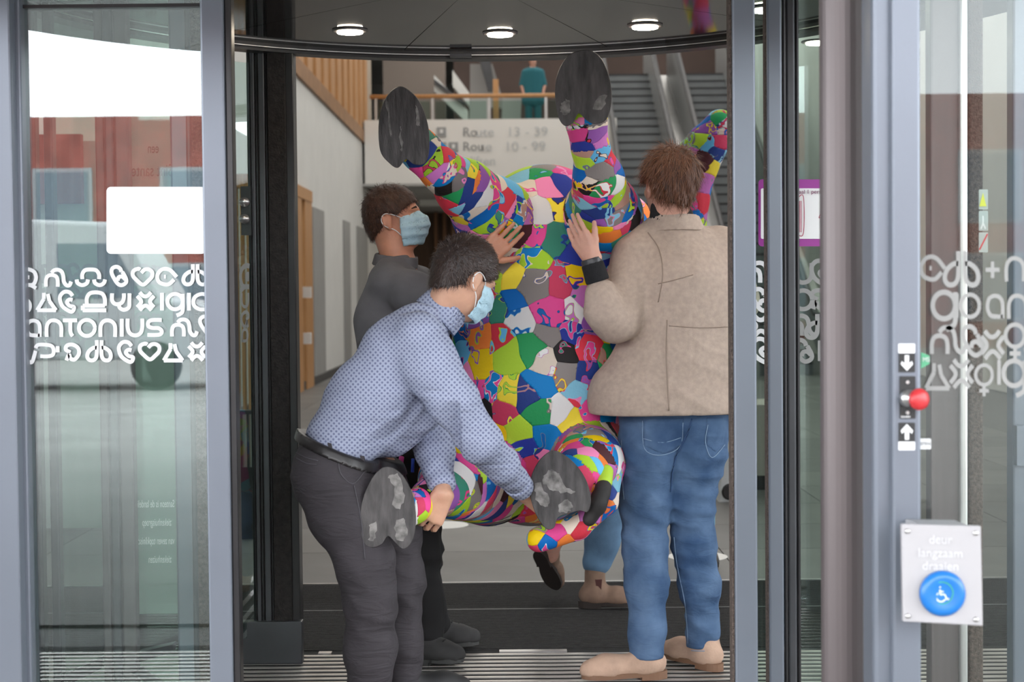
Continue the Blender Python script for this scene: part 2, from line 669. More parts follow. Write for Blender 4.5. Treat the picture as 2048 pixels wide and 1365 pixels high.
# stiles C and D, pane between, near post F
post(1461, 1468, FD + 0.01, 0.06, brush_m, name='brush_strip')
post(1467, 1513, FD, 0.07, frame_m)
vbox('glass_pane', pane2_m, 1510, 1780, 5.0, 0.008, 0.05, TOP + 0.2, door)
post(1536, 1566, 4.75, 0.06, frame_m)
post(1533, 1537, 4.76, 0.05, brush_m, name='brush_strip')
post(1567, 1574, 4.77, 0.05, dark_m, name='gasket')
post(1574, 1592, 4.80, 0.06, darkgrey_m)
post(1592, 1600, 4.83, 0.05, dark_m, name='gasket')
dF = 3.1
nb = MB()
ctr = X(1697, dF + 0.25)
pts = []
for i in range(17):
    q = math.pi * i / 16
    pts.append((ctr - 0.056 * math.cos(q), dF + 0.27 - 0.045 * math.sin(q), 0.0))
MB().prism(pts, (0, 0, 2.6)).build('round_post', bronze_m, door, False)
post(1745, 1842, dF + 0.02, 0.10, frame_m, 2.6, 0.010)
post(1784, 1842, dF, 0.03, frame_m, 2.6, 0.006)
paneR = vbox('glass_pane', glass('clear_glass', (0.88, 0.92, 0.90), 0.03), 1840, 2330, dF + 0.05, 0.008, 0.05, 2.6, door)
post(1862, 1920, 4.3, 0.06, bronze_m, TOP)
post(1921, 1936, 4.28, 0.05, steel_m, TOP)
post(1938, 1967, 4.3, 0.04, brush_m, TOP, name='brush_strip')
post(2026, 2130, 4.4, 0.06, frame_m, TOP)
post(2330, 2450, dF, 0.1, frame_m, 2.6)
o = vbox('wall_plate', frame_m, 2034, 2070, 4.36, 0.03, Z(942, 4.36), Z(862, 4.36))
tag(o, 'small flat grey plate on the stile behind the right glass', 'plate')

# facade band above the door and side walls of the facade
wall_f = struct(box('wall_front', mat('facade_panel', (0.10, 0.10, 0.11), 0.5), -9, 9, 3.3, 3.5, 2.62, 9.2))
struct(box('wall_front_side', mat('facade_panel', (0.1, 0.1, 0.11)), -9, X(-395, FD), FD, FD + 0.12, 0, 2.7))
struct(box('wall_front_end', mat('facade_panel', (0.1, 0.1, 0.11)), 2.6, 9, FD, FD + 0.12, 0, 2.7))

# ---- the hall behind
HL, HB = -3.05, 33.0
wl = struct(box('wall_left', white_m, HL - 0.3, HL, 10.5, 60, 0, 4.55), 'white wall of the hall with pilasters and door recesses')
MB().prism([(HL, 6.4, 0), (HL, 10.5, 0), (HL, 10.5, 4.5), (HL, 6.4, 4.5)], (-0.3, 0, 0)).build('wall_return', white_m, wl)
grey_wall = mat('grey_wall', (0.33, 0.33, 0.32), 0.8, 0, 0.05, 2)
# recesses with pilasters (px, on the wall plane): alternating deep grey reveals and white panels
for px0, px1 in ((626, 648), (688, 700), (715, 735)):
    y0, y1 = HL / ((px0 - 1024) / F), HL / ((px1 - 1024) / F)
    box('recess', grey_wall, HL, HL + 0.03, y0, y1, 0, 2.72, wl)
for px0, px1 in ((586, 597), (604, 618)):
    y0, y1 = HL / ((px0 - 1024) / F), HL / ((px1 - 1024) / F)
    box('timber_frame', wood_m, HL, HL + 0.07, y0, y1, 0, 2.75, wl)
box('timber_head', wood_m, HL, HL + 0.08, HL / (-438 / F), HL / (-406 / F), 2.75, 2.92, wl)
for py in (585, 677):
    c = P(607, py, 23.0)
    box('white_bracket', white_film, c[0] - 0.12, c[0] + 0.12, 22.9, 23.0, c[2] - 0.08, c[2] + 0.08, wl)
struct(box('baseboard_left', mat('dark_skirting', (0.06, 0.06, 0.06)), HL, HL + 0.05, 10.5, 40, 0, 0.12))
# timber frame seen through the side glass
for k in range(4):
    a = X(458 + k * 12, 13.0)
    o = box('timber_post', wood_m, a, a + 0.03, 13.0, 13.06, 0, 2.25)
    tag(o, 'upright oak post of the screen behind the door glass', 'post', 'oak posts of the side screen')
tag(box('timber_beam', wood_m, X(440, 13), X(512, 13), 12.98, 13.1, 2.25, 2.36), 'oak beam across the screen behind the door glass', 'beam')
# radiator-like rack
rk = tag(empty('brochure_rack'), 'striped metal rack standing behind the door glass', 'rack')
for k in range(6):
    a = X(470 + k * 6.5, 9)
    box('rod', [steel_m, darkgrey_m][k % 2], a, a + 0.012, 9.0, 9.03, Z(930, 9), Z(822, 9), rk)
box('foot', darkgrey_m, X(476, 9), X(500, 9), 9.0, 9.05, 0, Z(930, 9), rk)
box('top', darkgrey_m, X(468, 9), X(512, 9), 8.99, 9.05, Z(824, 9), Z(816, 9), rk)

# oak slats of the upper storey along the left wall
sl = struct(empty('trim_1'), 'oak slat cladding above the white wall')
for k in range(13):
    y = 21 + k * 1.05
    zb = 4.55 + 0.0 * k
    box('slat', wood_m, HL - 0.05, HL + 0.02, y, y + 0.62, zb, 9.0, sl)
box('slat_backing', mat('slat_gap', (0.40, 0.33, 0.26), 0.7), HL - 0.3, HL - 0.05, 20, 36, 4.55, 9.0, sl)
box('slat_shoe', mat('oak_shoe', (0.33, 0.17, 0.075), 0.5, 0, 0.2, 3), HL - 0.05, HL + 0.05, 20, 36, 4.50, 4.75, sl)

# bulkhead with the route sign
zt, zb = Z(238, HB), Z(365, HB)
bx0, bx1 = X(733, HB), X(1236, HB)
bulk = struct(box('wall_bulkhead', mat('bulkhead_white', (0.80, 0.79, 0.765), 0.7), bx0, bx1, HB, HB + 0.4, zb, zt), 'white gallery edge with route lettering')
faint = mat('grey_print', (0.33, 0.34, 0.345), 0.7)
pale = mat('pale_print', (0.58, 0.60, 0.61), 0.7)
for row, (ty, a, b) in enumerate(((273, 'Ro', 'ute   13 - 39'), (302, 'Rou', 'te   10 - 99'))):
    text('lettering', a, faint, 925, ty, HB - 0.02, 18, bulk)
    text('lettering', b, pale, 951 if row == 0 else 961, ty, HB - 0.02, 18, bulk, sx=1.12)
text('lettering', 'liften', pale, 940, 331, HB - 0.02, 18, bulk)
for px, py in ((883, 264), (883, 294), (907, 294)):
    c = P(px, py, HB)
    box('pictogram', faint, c[0] - 0.095, c[0] + 0.095, HB - 0.03, HB, c[2] - 0.095, c[2] + 0.095, bulk)
    box('pictogram_mark', white_film, c[0] - 0.03, c[0] + 0.03, HB - 0.04, HB, c[2] - 0.03, c[2] + 0.05, bulk)
# soffit and the darker passage under the gallery
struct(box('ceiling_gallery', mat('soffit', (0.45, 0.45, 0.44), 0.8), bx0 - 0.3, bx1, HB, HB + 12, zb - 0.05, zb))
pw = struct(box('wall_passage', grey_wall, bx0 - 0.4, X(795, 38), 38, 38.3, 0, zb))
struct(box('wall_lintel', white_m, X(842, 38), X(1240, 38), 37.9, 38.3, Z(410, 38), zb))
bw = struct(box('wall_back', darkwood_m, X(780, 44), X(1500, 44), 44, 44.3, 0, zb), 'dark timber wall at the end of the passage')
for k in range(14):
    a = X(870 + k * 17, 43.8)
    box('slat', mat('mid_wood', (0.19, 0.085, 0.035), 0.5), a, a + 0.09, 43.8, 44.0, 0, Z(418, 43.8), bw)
# gallery floor above, railing, things behind
struct(box('floor_gallery', grey_wall, bx0 - 0.2, bx1 - 0.02, HB + 0.1, HB + 14, zt - 0.2, zt - 0.02))
rail = tag(empty('gallery_railing'), 'glass gallery railing with oak handrail above the route sign', 'railing')
zr = Z(189, HB)
MB().tube([(bx0 + 0.1, HB + 0.2, zr), (bx1 - 0.15, HB + 0.2, zr)], 0.045, 10).build('handrail', wood_m, rail, True)
for k in range(5):
    a = bx0 + 0.2 + k * (bx1 - bx0 - 0.5) / 4
    box('baluster', steel_m, a, a + 0.05, HB + 0.18, HB + 0.22, zt - 0.02, zr, rail)
    if k < 4:
        box('glass_panel', pane2_m, a + 0.08, a + (bx1 - bx0 - 0.5) / 4 - 0.03, HB + 0.2, HB + 0.21, zt, zr - 0.1, rail)
struct(box('wall_upper', mat('upper_brown', (0.075, 0.05, 0.042), 0.8, 0, 0.3, 0.4), -1.6, 7.5, 46, 46.3, zt - 0.2, 9.2))
struct(box('wall_upper_left', mat('upper_taupe', (0.30, 0.25, 0.22), 0.8), HL - 0.1, -1.6, 40, 40.3, zt - 0.2, 9.2))
# white flight of stairs on the gallery
st = tag(empty('upper_staircase'), 'white diagonal staircase on the gallery behind the railing', 'staircase')
for (a, b), m_ in zip((((868, 150), (935, 220)), ((905, 140), (938, 185))), (white_m, white_m)):
    p, q = P(*a, 39), P(*b, 39)
    MB().prism([p, q, q + np.array((0, 0, -0.32)), p + np.array((0, 0, -0.38))], (0, 0.5, 0)).build('flight', m_, st)
MB().prism([P(868, 158, 38.9), P(930, 205, 38.9), P(930, 211, 38.9), P(868, 166, 38.9)], (0, 0.2, 0)).build('string', darkgrey_m, st)
MB().prism([P(940, 128, 40), P(985, 128, 40), P(1010, 215, 40), P(940, 215, 40)], (0, 0.3, 0)).build('side_wall', mat('stair_grey', (0.34, 0.33, 0.32), 0.8), st)
MB().prism([P(955, 105, 39.5), P(978, 105, 39.5), P(990, 180, 39.5), P(975, 180, 39.5)], (0, 0.3, 0)).build('dark_strip', darkgrey_m, st)  # plain dark strip beside the flights
for px in (958, 1023):
    clab = 'pale grey low cabinet on the gallery beside the person in teal' if px > 1000 else 'pale grey low cabinet on the gallery beside the white staircase'
    o = MB().prism([P(px - 18, 196, 37), P(px + 20, 196, 37), (X(px + 20, 37), 37, zt - 0.02), (X(px - 18, 37), 37, zt - 0.02)], (0, 0.5, 0)).build('low_cabinet', mat('cabinet_grey', (0.42, 0.43, 0.42), 0.7))
    tag(o, clab, 'cabinet', 'low cabinets on the gallery')
# oak column on the gallery
tag(box('oak_column', wood_m, X(990, 38), X(1001, 38), 38, 38.4, zt, Z(158, 38)), 'short oak column on the gallery behind the railing', 'column')

# escalators
esc_grey = mat('escalator_step', (0.20, 0.215, 0.225), 0.45, 0.4, 0.06, 3)
esc_dark = mat('escalator_rubber', (0.035, 0.036, 0.04), 0.5)
esc_side = mat('escalator_side', (0.36, 0.37, 0.37), 0.35, 0.5)


def escalator(px0, px1, pxs, lab):
    e = tag(empty('escalator'), lab, 'escalator')
    d0 = 26.0
    x0, x1 = X(px0, 30), X(px1, 30)
    n, rise, run = 31, 0.205, 0.36
    for k in range(n):
        y = d0 + k * run
        o = MB().box(x0, x1, y, y + run, k * rise - 0.02, (k + 1) * rise).build('step', esc_grey, e)
        box('step_nose', esc_dark, x0, x1, y - 0.012, y + 0.02, (k + 1) * rise - 0.035, (k + 1) * rise + 0.004, o)
    for s, xa in ((-1, x0), (1, x1)):
        top = n * rise
        y1 = d0 + n * run
        pr = [(xa, d0 - 1.2, 0), (xa, y1 + 1, top), (xa, y1 + 1, top + 0.95), (xa, y1, top + 0.95), (xa, d0, 0.95), (xa, d0 - 1.2, 0.95)]
        MB().prism(pr, (s * 0.10, 0, 0)).build('balustrade', esc_side, e)
        MB().tube([(xa + s * 0.05, d0 - 1.3, 0.93), (xa + s * 0.05, d0, 0.98), (xa + s * 0.05, y1, top + 0.98), (xa + s * 0.05, y1 + 1.2, top + 0.98)], 0.055, 10).build('handrail', esc_dark, e, True)
        MB().prism([(xa + s * 0.10, d0 - 1.2, 0), (xa + s * 0.10, y1 + 1, top - 0.1), (xa + s * 0.10, y1 + 1, top + 0.15), (xa + s * 0.10, d0 - 1.2, 0.25)], (s * 0.22, 0, 0)).build('deck', steel_m, e)
    return e


escalator(1252, 1362, 0, 'grey escalator rising behind the man in beige jacket')
escalator(1432, 1545, 0, 'grey escalator partly hidden by the grey door stile')
struct(box('wall_right', white_m, 6.5, 6.8, 6.3, 60, 0, 9.2), 'white right wall of the hall')
# hall ceiling; unseen luminous panels added to light the hall
hc = struct(box('ceiling', mat('hall_ceiling', (0.6, 0.6, 0.58), 0.9), -9, 9, 3.4, 60, 9.2, 9.4), 'high white ceiling of the hall')
lum_m = mat('hall_fill_glow', (1.0, 0.97, 0.92), 0.5, emit=4.2)
for iy in range(6):
    for ix in (-1.6, 1.6, 4.6):
        o = box('hall_fill_panel', lum_m, ix - 0.8, ix + 0.8, 9 + iy * 6.5, 12 + iy * 6.5, 9.12, 9.19)
        tag(o, 'long unseen luminous panel added high up to light the hall', 'lamp', 'added panels that light the hall')
for iy in range(2):
    o = box('passage_light', mat('passage_lamp', (1, 0.9, 0.75), 0.5, emit=5), -1.5, 1.5, 35 + iy * 5, 35.6 + iy * 5, zb - 0.1, zb - 0.052)
    tag(o, 'ceiling light strip in the passage under the gallery', 'lamp', 'passage lights')
struct(box('wall_far', white_m, -9, 9, 60, 60.3, 0, 9.2))
struct(box('wall_side_far', white_m, -9, -8.8, FD, 60, 0, 9.2))
# things low in the hall at right
cab = tag(empty('service_counter'), 'beige service counter beyond the legs in blue jeans', 'counter')
box('body', mat('counter_beige', (0.46, 0.41, 0.36), 0.6), X(1405, 11), X(1600, 11), 11, 11.6, 0.1, Z(815, 11), cab)
box('plinth', dark_m, X(1408, 11), X(1598, 11), 11.02, 11.55, 0, 0.1, cab)
tr = tag(empty('white_trolley'), 'white wheeled trolley beside the beige counter', 'trolley')
MB().prism([P(1444, 905, 10.4), P(1456, 850, 10.4), P(1500, 850, 10.4), P(1500, 1035, 10.4), P(1436, 1035, 10.4)], (0, 0.4, 0)).build('body', mat('trolley_white', (0.72, 0.74, 0.73), 0.4), tr, False, 0.01)
MB().lathe(P(1461, 985, 10.38), (0, 1, 0), [(0.045, 0), (0.055, 0.015), (0.055, 0.02)], 20).build('wheel', dark_m, tr)
box('base', dark_m, X(1440, 10.4), X(1498, 10.4), 10.42, 10.8, 0, Z(1035, 10.4), tr)

# left lobby wall seen through the left pane
lw = struct(MB().box(X(-200, 9.5), X(205, 9.5), 9.5, 9.6, 0.0, 2.3).build('wall_lobby', mat('mint_white', (0.56, 0.62, 0.585), 0.7)), 'pale lobby wall behind the left glass')
tag(text('wall_lettering', 'hulp', mat('brown_print', (0.10, 0.075, 0.07), 0.7), 40, 218, 9.48, 34), 'brown word hulp on the pale lobby wall', 'lettering')
box('red_board', mat('red_board', (0.30, 0.06, 0.055), 0.7), X(45, 9.5), X(172, 9.5), 9.44, 9.5, Z(400, 9.5), Z(262, 9.5), lw)
o = vbox('red_column', mat('red_column', (0.32, 0.02, 0.025), 0.6), 196, 222, 8.9, 0.2, Z(775, 8.9), Z(650, 8.9))
tag(o, 'red board on the stand behind the left glass', 'board')
pn = vbox('text_panel', mat('mint_panel', (0.60, 0.67, 0.62), 0.6), 240, 348, 6.9, 0.02, 0.0, Z(225, 6.9))
tag(pn, 'pale mint panel with mirrored lettering behind the left glass', 'panel')
brown = mat('brown_print', (0.1, 0.07, 0.06))
text('lettering', 'een', brown, 318, 306, 6.88, 20, pn, mirror=True, sx=0.55)
text('lettering', 'Sint santen', brown, 346, 352, 6.88, 24, pn, mirror=True, sx=0.62)
for i, s in enumerate(('Santeon is de landelijke', 'ziekenhuisgroep', 'van zeven topklinische', 'ziekenhuizen')):
    text('lettering', s, mat('pale_glass_print', (0.72, 0.80, 0.77), 0.6), 349 - 6 * (i % 2), 1015 + 37 * i, 5.11, 15, wing1, mirror=True, sx=0.42)

# ---- outside, behind the camera: what the panes mirror
brick_m = mat('red_brick', (0.23, 0.065, 0.05), 0.85, 0, 0.25, 2)
bld = tag(empty('brick_building'), 'low red brick building across the forecourt', 'building')
box('wall', brick_m, -30, 30, -38, -31, 0, 5.9, bld)
for i in range(18):
    xa = -28 + i * 3.2
    wd = box('window', mat('pale_frame', (0.26, 0.26, 0.27), 0.6), xa, xa + 1.5, -31.06, -30.95, 2.9, 4.6, bld)
    box('pane', mat('dark_pane', (0.10, 0.13, 0.16), 0.1), xa + 0.1, xa + 1.4, -30.95, -30.93, 3.0, 4.5, wd)
    wd = box('window', mat('pale_frame', (0.26, 0.26, 0.27)), xa, xa + 1.5, -31.06, -30.95, 0.6, 2.2, bld)
    box('pane', mat('dark_pane', (0.1, 0.13, 0.16)), xa + 0.1, xa + 1.4, -30.95, -30.93, 0.7, 2.1, wd)
van = tag(empty('delivery_van'), 'white delivery van parked on the forecourt', 'van')
vw = mat('van_white', (0.40, 0.405, 0.41), 0.3)
vx0 = -9.2
MB().prism([(vx0, -14, 0.45), (vx0 + 4.9, -14, 0.45), (vx0 + 4.9, -14, 1.2), (vx0 + 4.1, -14, 1.35), (vx0 + 3.5, -14, 2.45), (vx0, -14, 2.6)], (0, -2.0, 0)).build('body', vw, van, False, 0.06)
MB().prism([(vx0 + 2.6, -13.99, 1.35), (vx0 + 3.85, -13.99, 1.35), (vx0 + 3.4, -13.99, 2.15), (vx0 + 2.6, -13.99, 2.15)], (0, -0.03, 0)).build('side_window', mat('dark_pane', (0.1, 0.13, 0.16)), van)
for xx in (vx0 + 0.9, vx0 + 4.0):
    MB().lathe((xx, -13.95, 0.36), (0, -1, 0), [(0.3, 0), (0.36, 0.03), (0.36, 0.22)], 28).build('wheel', rubber_m, van)

blocker = struct(box('sky_blocker', mat('sky_blocker_grey', (0.3, 0.3, 0.3), 0.7), -9, 9, -3.6, 3.28, 4.5, 4.8), 'unseen slab added above the forecourt to block the high sky')  # added slab out of view, keeps high sky light off the outer posts

# ================================================================== DECALS ON THE GLASS
GL = {
    'cross_q': [[(135, 195), (180, 190), (235, 215), (255, 270), (235, 330), (200, 345)], [(140, 345), (200, 345), (255, 375)], [(140, 268), (190, 268)], [(160, 235), (160, 305)]],
    'hook_n': [[(350, 360), (350, 300), (365, 260), (405, 245), (450, 260), (465, 300), (465, 360)], [(405, 225), (430, 200), (470, 195), (505, 215), (520, 260), (525, 310), (550, 345), (580, 345), (595, 310)]],
    'arch': [[(705, 285), (705, 240), (730, 200), (785, 192), (840, 200), (868, 240), (868, 285)], [(650, 290), (660, 325), (705, 345), (750, 325), (760, 290)], [(820, 290), (830, 325), (875, 345), (915, 325), (928, 290)]],
    'pin': [[(1085, 215), (1075, 185), (1040, 165), (1000, 180), (990, 220), (1010, 270), (1050, 330), (1090, 345), (1130, 320), (1130, 280), (1095, 215)], [(1050, 300), (1060, 268), (1095, 262), (1125, 290)]],
    'heart': [[(1280, 225), (1310, 195), (1350, 190), (1385, 215), (1385, 260), (1350, 300), (1295, 340), (1230, 290), (1198, 250), (1205, 205), (1250, 185), (1270, 195)]],
    'tag': [[(1625, 265), (1570, 205), (1520, 185), (1470, 200), (1437, 250), (1450, 310), (1500, 335), (1550, 335), (1600, 290)], [(1503, 262), (1520, 262)]],
    'db': [[(1783, 140), (1783, 280), (1760, 330), (1715, 335), (1690, 300), (1705, 250), (1750, 215), (1783, 215)], [(1830, 140), (1830, 280), (1853, 330), (1898, 335), (1920, 300), (1908, 250), (1863, 215), (1830, 215)]],
    'o_end': [[(150, 480), (185, 510), (195, 550), (180, 590), (150, 600)]],
    'flask': [[(330, 420), (330, 480)], [(330, 480), (265, 590)], [(265, 590), (450, 590)], [(450, 590), (385, 500)], [(385, 500), (370, 430)]],
    'ear': [[(610, 450), (580, 415), (530, 410), (490, 450), (490, 500), (520, 560), (600, 605), (625, 560), (580, 545), (555, 510), (580, 485), (610, 490)]],
    'bell': [[(750, 530), (750, 470), (780, 425), (840, 415), (900, 430), (925, 480), (925, 545)], [(925, 545), (710, 545)], [(710, 545), (710, 590)], [(710, 590), (940, 590)]],
    'y': [[(995, 425), (995, 490), (1020, 525), (1060, 530), (1095, 510), (1110, 470), (1110, 425)], [(1060, 535), (1075, 570), (1115, 585), (1160, 560), (1165, 500), (1165, 425)]],
    'x': [[(1265, 415), (1300, 450), (1340, 450), (1375, 415)], [(1240, 450), (1275, 490), (1275, 520), (1240, 560)], [(1405, 450), (1370, 490), (1370, 520), (1405, 560)], [(1265, 590), (1305, 550), (1340, 550), (1380, 590)]],
    'i': [[(1482, 420), (1482, 592)]],
    'g': [[(1610 + 75 * math.cos(a * 0.5236), 505 + 75 * math.sin(a * 0.5236)) for a in range(13)], [(1685, 430), (1685, 590), (1660, 625), (1625, 640)]],
    'o': [[(750 + 78 * math.cos(a * 0.5236), 762 + 78 * math.sin(a * 0.5236)) for a in range(13)]],
    'a': [[(290, 850), (290, 750), (270, 705), (225, 690), (180, 710), (165, 770), (190, 825), (240, 835), (290, 835)]],
    'n': [[(358, 850), (358, 750), (385, 700), (430, 688), (475, 705), (500, 750), (500, 850)]],
    't': [[(515, 688), (655, 688)], [(590, 688), (590, 800), (612, 842)]],
    'u': [[(1148, 672), (1148, 760), (1170, 815), (1220, 835), (1270, 815), (1290, 760), (1290, 672)]],
    's': [[(1480, 685), (1390, 685), (1350, 705), (1350, 745), (1390, 762), (1450, 765), (1480, 795), (1455, 828), (1340, 830)]],
    'c_half': [[(1925, 438), (1860, 432), (1805, 460), (1788, 510), (1805, 555), (1860, 582), (1925, 575)]],
    'hook_p': [[(160, 1030), (185, 1090), (215, 1095), (235, 1040), (250, 985)], [(250, 960), (270, 930), (330, 925), (400, 935), (425, 970), (420, 1020), (380, 1038), (295, 1038)]],
    'tick': [[(465, 940), (465, 1000)]],
    'swirl': [[(590, 1000), (545, 975), (555, 935), (610, 925), (665, 960), (670, 1020), (630, 1070), (590, 1060), (575, 1020), (550, 1080)]],
    'half_pin': [[(1930, 655), (1895, 650), (1860, 670), (1855, 710), (1880, 760), (1928, 825)], [(1905, 780), (1928, 750)]],
    'female': [[(78 * math.cos(a * 0.5236), 78 * math.sin(a * 0.5236)) for a in range(13)], [(0, 78), (0, 170)], [(-45, 125), (45, 125)]],
    'plus': [[(0, -60), (0, 60)], [(-60, 0), (60, 0)]],
}
WORD = {'hook_n': 'hook_n'}


def ribbon(polys, wd, d, conv, yoff):
    b = MB()
    for ip, pl in enumerate(polys):
        yoff = -0.0003 * ip
        pts = [np.array(p, float) for p in (catmull(pl, 5) if len(pl) > 2 else pl)]
        L, R = [], []
        for i, p in enumerate(pts):
            t = pts[min(i + 1, len(pts) - 1)] - pts[max(i - 1, 0)]
            t /= np.linalg.norm(t) + 1e-9
            nrm = np.array((-t[1], t[0])) * wd / 2
            L.append(p + nrm)
            R.append(p - nrm)
        v = []
        for a, c in zip(L, R):
            v += [conv(a), conv(c)]
        v = [q + np.array((0, yoff, 0)) for q in v]
        n = len(v)
        f = [(2 * i, 2 * i + 1, 2 * i + 3, 2 * i + 2) for i in range(len(pts) - 1)]
        b.add(v, f)
    return b


NDEC = [0]


def decal(key, parent, d, m, off=(0, 0), place=None, wd=37, mirror=False):
    """off shifts the sketch; place=(cx, cy, height_px) puts it anywhere on the pane"""
    polys = GL[key]
    NDEC[0] += 1
    d = d - 0.0012 * (NDEC[0] % 2)
    allp = np.array([p for pl in polys for p in pl], float)
    lo, hi = allp.min(0), allp.max(0)
    if place is None:
        conv = lambda q: P(20 + (q[0] + off[0]) / 4.876, 500 + (q[1] + off[1]) / 4.876, d)
        W = wd
    else:
        s = place[2] / 175.0
        mid = (lo + hi) / 2
        sg = -1 if mirror else 1
        sx = place[3] if len(place) > 3 else 1.0
        conv = lambda q: P(place[0] + sg * sx * (q[0] - mid[0]) * s, place[1] + (q[1] - mid[1]) * s, d)
        W = wd
    o = ribbon(polys, W, d, conv, 0).build('glyph', m, parent)
    return o


dl = FD + 0.036
for key, off in (('cross_q', (0, 0)), ('hook_n', (0, 0)), ('arch', (0, 0)), ('pin', (0, 0)), ('heart', (0, 0)), ('tag', (0, 0)), ('db', (0, 0)),
                 ('o_end', (0, 0)), ('flask', (0, 0)), ('ear', (0, 0)), ('bell', (0, 0)), ('y', (0, 0)), ('x', (0, 0)), ('i', (0, 0)), ('g', (0, 0)), ('i', (263, 0)), ('c_half', (0, 0)),
                 ('a', (0, 0)), ('n', (0, 0)), ('t', (0, 0)), ('o', (0, 0)), ('n', (525, 0)), ('i', (-392, 254)), ('u', (0, 0)), ('s', (0, 0)), ('hook_n', (1230, 485)), ('half_pin', (0, 0)),
                 ('hook_p', (0, 0)), ('tick', (0, 0)), ('swirl', (0, 0)), ('db', (-937, 742)), ('ear', (575, 490)), ('heart', (68, 730)), ('flask', (1235, 490)), ('x', (502, 490))):
    decal(key, paneL, dl, white_film, off)
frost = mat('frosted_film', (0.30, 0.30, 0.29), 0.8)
rows = [('tag', 1866, 536, 52), ('db', 1923, 536, 60), ('plus', 1985, 540, 48), ('n', 2030, 540, 50), ('hook_n', 2085, 540, 50),
        ('g', 1888, 622, 62), ('i', 1914, 612, 50), ('o', 1940, 612, 50), ('a', 1990, 615, 50), ('n', 2035, 615, 50), ('t', 2080, 615, 50),
        ('hook_n', 1897, 682, 56), ('pin', 1945, 682, 56), ('x', 1985, 690, 56), ('female', 2030, 685, 50), ('arch', 2085, 690, 50),
        ('flask', 1875, 752, 52), ('x', 1923, 748, 56), ('female', 1968, 762, 44), ('i', 1998, 745, 50), ('g', 2028, 757, 58), ('i', 2052, 745, 50)]
for key, cx, cy, hh in rows:
    decal(key, paneR, dF + 0.045, frost, place=(cx, cy, hh, 0.85), wd=30)
paneM = [o for o in door.children if o.name.startswith('glass_pane')][-2]
for r, cy in enumerate((546, 600, 652, 702)):
    for c, cx in enumerate((1522, 1562, 1606, 1640, 1676)):
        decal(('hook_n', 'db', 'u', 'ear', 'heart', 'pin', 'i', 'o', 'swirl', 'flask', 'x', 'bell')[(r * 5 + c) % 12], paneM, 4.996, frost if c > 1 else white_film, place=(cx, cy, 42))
for key, cy, hh in (('cross_q', 557, 48), ('u', 600, 30), ('swirl', 640, 34), ('a', 672, 28)):
    decal(key, sideP, 5.90, frost, place=(490, cy, hh, 0.55), mirror=True)
for i, (key, cx, cy) in enumerate([(k, 70 + 27 * j, 548 + 48 * r) for r in range(4) for j, k in enumerate(('arch', 'heart', 'o', 'pin', 'a', 'ear', 'u', 'db', 'n', 'flask'))]):
    decal(key, wing1, 5.11, mat('shaded_film', (0.34, 0.37, 0.36), 0.8), place=(cx, cy, 36))  # grey film colour paints the faint shadow copies of the front lettering

# ---- signs and controls
nz = FD + 0.034


def rrect(px0, px1, py0, py1, d, r):
    pts = []
    for cx, cy, a0 in ((px1 - r, py0 + r, -90), (px1 - r, py1 - r, 0), (px0 + r, py1 - r, 90), (px0 + r, py0 + r, 180)):
        for k in range(6):
            q = math.radians(a0 + 18 * k)
            pts.append(P(cx + r * math.cos(q), cy + r * math.sin(q), d))
    return pts


tag(MB().prism(rrect(213, 412, 374, 508, nz, 9), (0, 0.002, 0)).build('blank_notice', mat('notice_white', (0.97, 0.97, 0.97), 0.5)), 'blank white rounded notice stuck on the glass above the lettering', 'notice')
sg = tag(empty('instruction_sign'), 'purple bordered white sign with a red line drawing behind the stiles', 'sign')
MB().prism(rrect(1517, 1760, 359, 493, 4.99, 7), (0, 0.003, 0)).build('border', mat('purple_print', (0.34, 0.045, 0.30), 0.5), sg)
MB().prism(rrect(1522, 1755, 377, 478, 4.985, 3), (0, 0.003, 0)).build('field', mat('sign_white', (0.86, 0.86, 0.85), 0.5), sg)
text('lettering', 'maximaal 1 persoon', mat('plum_print', (0.25, 0.07, 0.15), 0.6), 1567, 388, 4.98, 8, sg)
red_l = mat('red_line', (0.40, 0.05, 0.10), 0.6)
for pl in ([(1595, 397), (1607, 394), (1607, 466), (1595, 470)], [(1599, 402), (1599, 465)], [(1602, 402), (1602, 465)], [(1646, 418), (1640, 430), (1638, 436), (1643, 434)], [(1650, 430), (1645, 470)]):
    ribbon([pl] if len(pl) > 2 else [pl], 1.6, 4.98, lambda q: P(q[0], q[1], 4.98), 0).build('line_drawing', red_l, sg)

ws = tag(empty('warning_sticker'), 'strip of three small pictogram stickers on the right glass', 'sticker')
for k, c in enumerate(((0.50, 0.53, 0.50), (0.46, 0.50, 0.48), (0.48, 0.51, 0.49))):
    MB().prism(rrect(1958, 1976, 379 + 43 * k, 419 + 43 * k, 3.9, 2), (0, 0.002, 0)).build('label_field', mat('sticker_grey%d' % k, c, 0.6), ws)
MB().prism([P(1959, 413, 3.89), P(1973, 413, 3.89), P(1966, 386, 3.89)], (0, 0.002, 0)).build('yellow_triangle', mat('warn_yellow', (0.75, 0.75, 0.05), 0.5), ws)
ribbon([[(1966, 432), (1966, 446), (1962, 458)], [(1966, 446), (1971, 458)]], 3, 3.89, lambda q: P(q[0], q[1], 3.89), 0).build('figure', white_film, ws)
ribbon([[(1959, 500), (1975, 468)]], 3, 3.89, lambda q: P(q[0], q[1], 3.89), 0).build('red_bar', mat('warn_red', (0.6, 0.05, 0.06), 0.5), ws)

dz = dF - 0.002


